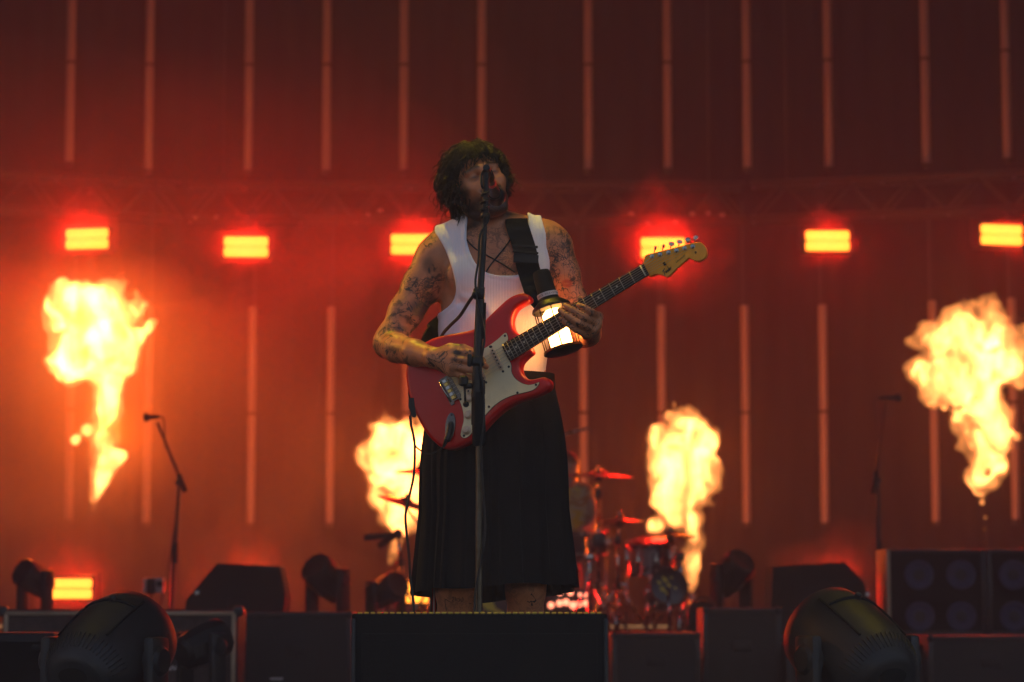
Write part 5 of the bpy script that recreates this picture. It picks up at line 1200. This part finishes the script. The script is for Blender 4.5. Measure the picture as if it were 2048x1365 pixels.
def cymbal(px, py, Y, r, tilt, label, stand_px, m='cymbal_bronze', post=None, china=False):
    c_ = P(px, py, Y); ax = Vector((math.sin(tilt[0]), -math.sin(tilt[1]), math.cos(tilt[0]))).normalized(); x_ = P(stand_px, 1230, Y).x
    t = thing('cymbal_stand', label, 'cymbal', (x_, Y, .313), 'cymbals of the drum kit')
    e_ = [(r, .012 if china else -.012), (r * .97, .004 if china else -.010), (r * .8, -.002), (r * .25, .010), (r * .2, .022), (r * .08, .030), (.006, .031), (.006, .028), (r * .2, .018), (r * .25, .006), (r * .8, -.006), (r * .97, .0 if china else -.014)]
    MB().lathe(e_, 36, c_, ax).build('cymbal', m, t)
    MB().lathe([(.012, .03), (.018, .034), (.018, .05), (.008, .055)], 12, c_, ax).build('wing_nut', 'chrome', t)
    MB().lathe([(.02, -.035), (.024, -.028), (.02, -.005)], 12, c_, ax).build('felt', 'rubber', t)
    top_ = Vector((x_, Y, c_.z - .12)) if abs(x_ - c_.x) < .05 else Vector((x_, Y, max(.8, c_.z - .25)))
    MB().tube([c_ - ax * .03, top_], .009, 8).build('boom', 'chrome', t)
    MB().box(top_, (.05, .05, .06), bev=.012).build('tilter', 'black_metal', t)
    MB().tube([top_, (x_, Y, .60)], .0115, 10).build('upper_tube', 'chrome', t); MB().tube([(x_, Y, .62), (x_, Y, .36)], .016, 10).build('lower_tube', 'chrome', t); MB().lathe([(.022, 0), (.026, .01), (.026, .035), (.018, .045)], 12, (x_, Y, .60)).build('clamp', 'black_metal', t)
    MB().box((x_ + .035, Y - .01, .625), (.05, .012, .014), bev=.004).build('wing_screw', 'chrome', t)
    stand_legs(t, x_, Y, .313)
    return t
cymbal(842, 941, 9.6, .17, (.0, .12), 'red-lit cymbal against the flame left of the kilt, upper', 890)
cymbal(812, 1004, 9.4, .19, (.28, .14), 'dark tilted cymbal against the flame left of the kilt, lower', 862, 'cymbal_black')
cymbal(1198, 950, 9.6, .235, (.03, .04), 'bronze cymbal right of the kilt with red glints', 1196)
cymbal(1240, 1041, 9.3, .150, (-.03, .03), 'small red-lit cymbal above the silver tom', 1236)
cymbal(1340, 1073, 9.1, .165, (.05, .04), 'black cymbal in front of the right flame', 1362, 'cymbal_black', china=True)
def drum(px, py, Y, r, dpt, axis, label, shell, name='drum', lugs=8, legs=True, graphic=False, group='drums of the kit'):
    c_ = P(px, py, Y); ax = Vector(axis).normalized(); t = thing(name, label, 'drum', (c_.x, Y, .313), group)
    MB().lathe([(r, -dpt / 2), (r, dpt / 2)], 36, c_, ax).build('shell', shell, t)
    a_ = ax.cross(Vector((0, 1, 0)) if abs(ax.y) < .8 else Vector((1, 0, 0))).normalized(); b_ = ax.cross(a_)
    for s_ in (-1, 1):
        MB().lathe([(r * 1.0, -.012), (r * 1.05, -.010), (r * 1.05, .010), (r * 1.0, .012)], 36, c_ + ax * s_ * (dpt / 2 - .002), ax).build('hoop', 'chrome' if not graphic else 'drum_dark', t)
        hd = MB().lathe([(r * .99, 0), (r * .98, .003), (.01, .004)], 36, c_ + ax * s_ * (dpt / 2 + .006), ax * s_).build('drum_head', 'drum_head' if not graphic else 'drum_dark', t)
        if graphic and s_ == graphic:
            for mu, mv, ms in ((-.42, .10, .16), (-.20, .34, .20), (.12, .50, .14), (.02, .02, .15), (.30, .22, .20), (-.10, -.30, .10), (.42, -.12, .08)):
                q_ = c_ + ax * s_ * (dpt / 2 + .011) + (a_ * mu + b_ * mv) * r * 1.1; e1 = (a_ * .7 + b_ * .7); e2 = (a_ * -.7 + b_ * .7)
                MB().prism([(math.cos(w_) * ms * r * (1 + .3 * math.sin(3 * w_ + mu * 9)), math.sin(w_) * ms * r * .6) for w_ in [2 * math.pi * k_ / 14 for k_ in range(14)]], q_, e1, e2, ax * s_, .002).build('painted_mark', 'graphic_yellow', hd)
    for kk in range(lugs):
        an = 2 * math.pi * kk / lugs + .2; d_ = a_ * math.cos(an) + b_ * math.sin(an)
        MB().tube([c_ + d_ * r * 1.04 - ax * dpt * .46, c_ + d_ * r * 1.04 + ax * dpt * .46], .005, 6).build('tension_rod', 'chrome', t)
        MB().box(c_ + d_ * r * 1.02, (.02, .02, .04), bev=.005).build('lug', 'chrome', t)
    if legs:
        for kk in range(3):
            an = .6 + 2 * math.pi * kk / 3; d_ = Vector((math.cos(an), math.sin(an), 0)); MB().tube([c_ + d_ * r * 1.06 + Vector((0, 0, dpt * .1)), (c_.x + d_.x * r * 1.12, Y + d_.y * r * 1.12, .318)], .008, 6).build('leg', 'chrome', t)
    return t
drum(1300, 1113, 9.3, .150, .19, (-.06, -.22, 1), 'silver tom below the black cymbal', 'drum_silver', 'tom_drum')
drum(1332, 1180, 9.0, .115, .16, (.18, -1, .28), 'small dark drum with yellow marks low at the right of the kit', 'drum_dark', 'small_drum', graphic=1)
drum(1010, 1190, 9.4, .28, .40, (0, -1, 0), 'bass drum behind the singer kilt', 'drum_dark', 'bass_drum', graphic=1)
drum(1168, 1085, 9.9, .165, .14, (.02, -.1, 1), 'dark snare drum before the drummer', 'drum_dark', 'snare_drum')
# percussion blocks on a stand, left
Yp = 9.2; t = thing('percussion_stand', 'black percussion blocks on a steel stand left of the kilt', 'percussion', (P(801, 1230, Yp).x, Yp, .313))
for a, b in (((728, 1076), (792, 1070)), ((756, 1094), (792, 1070))): MB().tube([P(*a, Yp - .02), P(*b, Yp - .02)], .021, 12).build('block', 'rubber', t)
MB().sphere(P(796, 1068, Yp), .032, 12, 8).build('clamp', 'black_metal', t)
x_ = t.location.x; MB().tube([P(796, 1068, Yp), (x_, Yp, .75)], .012, 8).build('upper_tube', 'chrome', t); MB().tube([(x_, Yp, .78), (x_, Yp, .36)], .016, 8).build('lower_tube', 'chrome', t); stand_legs(t, x_, Yp, .313)
MB().lathe([(.022, 0), (.026, .01), (.026, .04), (.018, .05)], 12, (x_, Yp, .74)).build('height_clamp', 'black_metal', t)
# overhead microphone boom
Yo = 9.8; t = thing('overhead_microphone', 'thin overhead microphone boom right of the kilt', 'microphone', (P(1200, 1230, Yo).x, Yo, .313))
MB().tube(curve_pts([P(1120, 872, Yo), P(1150, 863, Yo), P(1178, 857, Yo)], 4), .010, 8).build('microphone', 'steel', t)
MB().tube(curve_pts([P(1172, 857, Yo), P(1184, 862, Yo), P(1190, 900, Yo), P(1192, 940, Yo), P(1200, 1000, Yo)], 5), .006, 6).build('boom', 'black_metal', t); MB().tube([P(1200, 995, Yo), (t.location.x, Yo, .33)], .012, 8).build('pole', 'black_metal', t); stand_legs(t, t.location.x, Yo, .313, .2, 3, 1.2)
# hardware racks: extra stand with a red-lit plate and a cable drum by the cases
Yh = 8.9
for px_, lab in ((1176, 'chrome tom post right of the kilt hem'), (1236, 'chrome hi-hat rod right of the silver post')):
    pass
t = thing('hardware_stand', 'chrome double stand with black clamps right of the kilt hem', 'drum hardware', (P(1180, 1230, Yh).x, Yh, .313))
for px_, y0, y1, r_ in ((1176, 1075, 1215, .012), (1196, 1030, 1120, .014)): MB().tube([P(px_, y0, Yh), P(px_ + (6 if px_ < 1180 else 0), y1, Yh)], r_, 10).build('tube', 'chrome', t)
MB().box(P(1197, 1080, Yh), (.09, .06, .09), bev=.015).build('clamp', 'black_metal', t); MB().box(P(1178, 1115, Yh), (.05, .05, .04), bev=.01).build('clamp', 'chrome', t); stand_legs(t, t.location.x, Yh, .313, .20)
t = thing('cable_drum', 'small dark cable reel with a hoop handle right of the drum kit', 'cable reel', (P(1404, 1230, 8.4).x, 8.4, .313))
x_ = t.location.x; MB().lathe([(.10, -.05), (.10, -.04), (.06, -.04), (.06, .04), (.10, .04), (.10, .05)], 24, (x_, 8.4, .415), (0, 1, 0)).build('reel', 'rubber', t)
MB().tube([(x_ + .085 * math.cos(a_), 8.34, .43 + .11 * math.sin(a_)) for a_ in np.linspace(0, math.pi, 14)], .008, 8).build('hoop_handle', 'black_metal', t)
for s_ in (-1, 1): MB().tube([(x_ + s_ * .085, 8.34, .43), (x_ + s_ * .085, 8.34, .318)], .008, 8).build('foot', 'black_metal', t)

# ------------------------------------------------------------------ the drummer, mostly hidden behind the kilt
skin_mat('drummer_skin', (.42, .24, .16), 24)
Yd = 10.3; df = Field(VP((1040, 1290, Yd)) - np.array((.05, .62, .05)), VP((1230, 900, Yd)) + np.array((.12, .40, .12)), .011)
D_ = lambda px, py, dy=0: VP((px, py, Yd + dy))
df.ell(D_(1132, 1032, .0), (.165, .12, .24), .05); df.ell(D_(1130, 1095, .02), (.16, .13, .13), .05); df.cone(D_(1098, 990), D_(1164, 990), .07, .07, .04)
dt = df.copy()
df.chain([D_(1092, 992), D_(1072, 1040, -.05), D_(1096, 1068, -.28), D_(1104, 1066, -.34)], [.06, .045, .035, .03], .03, pad=.1); df.chain([D_(1170, 992), D_(1188, 1040, -.05), D_(1168, 1066, -.26), D_(1162, 1064, -.33)], [.06, .045, .035, .03], .03, pad=.1)
df.chain([D_(1112, 1110), D_(1085, 1120, -.42), D_(1085, 1250, -.46)], [.085, .065, .045], .04, pad=.1); df.chain([D_(1150, 1110), D_(1178, 1120, -.42), D_(1178, 1250, -.46)], [.085, .065, .045], .04, pad=.1)
dh = D_(1134, 940, -.03); dm = head_matrix(10, -5, 4); df.cone(D_(1132, 985, .01), dh + np.array((0, .02, -.07)), .058, .055, .03); add_head(df, dh, dm, 1.0)
V2, Q2 = df.mesh(); drummer = thing('person', 'seated drummer in a yellow patterned shirt, half hidden behind the kilt', 'person', (D_(1132, 1230)[0], Yd, .313))
bd2 = net_object('body', V2, Q2, 'drummer_skin', drummer)
for nm in ('ink', 'solid_ink', 'red_ink', 'flush'): set_attr(bd2, nm, np.zeros(len(V2)))
lo2 = (V2 - dh) @ dm; set_attr(bd2, 'beard', np.clip(ss(lo2[:, 2] - .35 * np.maximum(0, -lo2[:, 1] - .02), .03, .05), 0, 1) * (lo2[:, 2] > -.1))
sh = mat('yellow_shirt', (.55, .38, .06), .85, spec=.1); n = sh.node_tree.nodes; l = sh.node_tree.links; tc = n.new('ShaderNodeTexCoord'); t1 = n.new('ShaderNodeTexNoise'); t1.inputs['Scale'].default_value = 9; t1.inputs['Distortion'].default_value = 1.5; l.new(tc.outputs['Object'], t1.inputs['Vector'])
cr = n.new('ShaderNodeValToRGB'); cr.color_ramp.elements[0].position = .42; cr.color_ramp.elements[0].color = (.60, .42, .05, 1); cr.color_ramp.elements[1].position = .58; cr.color_ramp.elements[1].color = (.42, .20, .05, 1); e_ = cr.color_ramp.elements.new(.5); e_.color = (.5, .46, .32, 1); l.new(t1.outputs['Fac'], cr.inputs[0]); l.new(cr.outputs[0], n['Principled BSDF'].inputs['Base Color'])
dt.D = (dt.D - .012).astype(np.float32); V3, Q3 = dt.mesh(); net_object('shirt', V3, Q3, 'yellow_shirt', drummer)
hfd = Field(dh - .17, dh + .17, .011); hfd.ell(dh + dm @ np.array((0, .02, .04)), (.085, .105, .085), .01, M=dm); hfd.ell(dh + dm @ np.array((0, -.10, -.02)), (.08, .08, .07), .02, 'sub', M=dm); V4, Q4 = hfd.mesh()
mat('hair_auburn', (.12, .05, .02), .5); net_object('hair', V4, Q4, 'hair_auburn', drummer)
t = thing('drum_stool', 'round black drum stool under the drummer', 'stool', (D_(1132, 1230)[0], Yd + .03, .313))
MB().lathe([(.001, .40), (.15, .40), (.165, .42), (.165, .46), (.15, .475), (.001, .478)], 28, t.location).build('seat', 'boot_leather', t); MB().tube([t.location + Vector((0, 0, .05)), t.location + Vector((0, 0, .40))], .02, 10).build('post', 'chrome', t); stand_legs(t, t.location.x, t.location.y, .313, .2)
# ================================================================== air
def volume_mat(name, colr, dens, g):
    m = bpy.data.materials.new(name); m.use_nodes = True; n = m.node_tree.nodes; l = m.node_tree.links; n.clear()
    ou = n.new('ShaderNodeOutputMaterial'); pv = n.new('ShaderNodeVolumePrincipled')
    pv.inputs['Color'].default_value = (*colr, 1); pv.inputs['Density'].default_value = dens; pv.inputs['Anisotropy'].default_value = g
    l.new(pv.outputs[0], ou.inputs['Volume']); return m, pv
hz = MB().box((0, 4.0, 3.1), (22, 27.0, 11.8)).build('haze', 'black_paint', smooth=False)
m, pv = volume_mat('haze_air', (.92, .9, .9), .0065, .0)
hz.data.materials.clear(); hz.data.materials.append(m); tag(hz, 'thin stage haze hanging over the whole stage', kind='stuff')
# smoke held behind the drum riser, and knots of it round the hanging strobes
ly = MB().box((0, 13.55, 1.96), (17.9, 5.3, 3.28)).build('smoke_layer', 'black_paint', smooth=False)
m, pv = volume_mat('smoke_layer_air', (.92, .9, .9), .0055, .5); ly.data.materials.clear(); ly.data.materials.append(m); tag(ly, 'thin smoke filling the rear of the stage', kind='stuff')
m1, _ = volume_mat('smoke_thin', (.95, .93, .93), .055, .45); m2_, _ = volume_mat('smoke_dense', (.95, .93, .93), .13, .45)
def puff(px, py, Y, r, seed, lab, sub=None):
    c_ = P(px, py, Y); rg = np.random.default_rng(seed); ob = None
    for rr, mt, nm in ((r, m1, 'smoke_puff'), (r * .55, m2_, 'dense_smoke')):
        hh = rr / 13; lo = np.array(c_) - rr * 1.5; n_ = int(rr * 3 / hh) + 1; X, Yg, Z = np.meshgrid(*[lo[i] + hh * np.arange(n_) for i in range(3)], indexing='ij', sparse=True)
        D = np.sqrt((X - c_.x) ** 2 + ((Yg - c_.y) / .8) ** 2 + (Z - c_.z) ** 2) - rr; D = D + rr * (.9 * vnoise(D.shape, (5, 5, 5), rg) + .5 * vnoise(D.shape, (10, 10, 10), rg))
        V_, Q_ = surface_net(D, lo, hh); o_ = net_object(nm, V_, Q_, mt, ob)
        if ob is None: ob = tag(o_, lab, kind='stuff')
puff(1340, 490, 14.2, .52, 1, 'red-lit knot of smoke around the strobe behind the headstock')
puff(1655, 478, 14.2, .24, 2, 'red-lit knot of smoke around the strobe second from the right')
puff(830, 485, 14.2, .36, 3, 'red-lit knot of smoke around the strobe behind the singer')
puff(495, 490, 14.2, .28, 4, 'red-lit knot of smoke around the strobe second from the left')
puff(175, 465, 14.0, .42, 5, 'red-lit knot of smoke around the leftmost strobe')
puff(490, 1150, 10.2, .42, 7, 'red-lit smoke rising behind the left wedge monitor')
puff(1655, 1150, 10.2, .36, 8, 'red-lit smoke rising behind the right wedge monitor')
puff(150, 1165, 10.1, .40, 9, 'red-lit smoke around the strobe on the riser at the far left')
puff(2010, 475, 14.0, .22, 6, 'red-lit knot of smoke around the rightmost strobe')
# the thicker smoke bank drifting over the left of the stage: nested bodies of even smoke
bank = None
for c0, rad, dn, seed, nm in (((-5.0, 13.0, 2.6), (5.2, 2.0, 3.7), 0.007, 21, 'smoke_bank'), ((-4.9, 13.0, 2.5), (4.5, 1.9, 3.2), 0.009, 31, 'dense_smoke'), ((-4.7, 13.0, 2.3), (3.9, 1.8, 2.7), 0.012, 32, 'dense_smoke'), ((-3.9, 12.9, 1.7), (3.0, 1.6, 1.9), .06, 22, 'dense_smoke'), ((-4.0, 12.8, 1.9), (1.5, 1.1, 1.3), .09, 23, 'dense_smoke')):
    mt, _ = volume_mat('smoke_' + str(seed), (.95, .93, .92), dn, .4); rg = np.random.default_rng(seed); rad = np.array(rad); hh = rad.max() / 22; lo = np.array(c0) - rad * 1.45; n_ = np.ceil(rad * 2.9 / hh).astype(int) + 1
    X, Yg, Z = np.meshgrid(*[lo[i] + hh * np.arange(n_[i]) for i in range(3)], indexing='ij', sparse=True)
    D = (np.sqrt(((X - c0[0]) / rad[0]) ** 2 + ((Yg - c0[1]) / rad[1]) ** 2 + ((Z - c0[2]) / rad[2]) ** 2) - 1); D = D + .8 * vnoise(D.shape, (5, 4, 5), rg) + .45 * vnoise(D.shape, (10, 8, 10), rg)
    D = np.maximum(D, np.maximum(Yg - 16.1, .34 - Z) + 0 * X)
    D[0] = D[-1] = 1; D[:, 0] = D[:, -1] = 1; D[:, :, 0] = D[:, :, -1] = 1
    V_, Q_ = surface_net(D, lo, hh); o_ = net_object(nm, V_, Q_, mt, bank)
    if bank is None: bank = tag(o_, 'drifting bank of smoke around the left flame', kind='stuff')
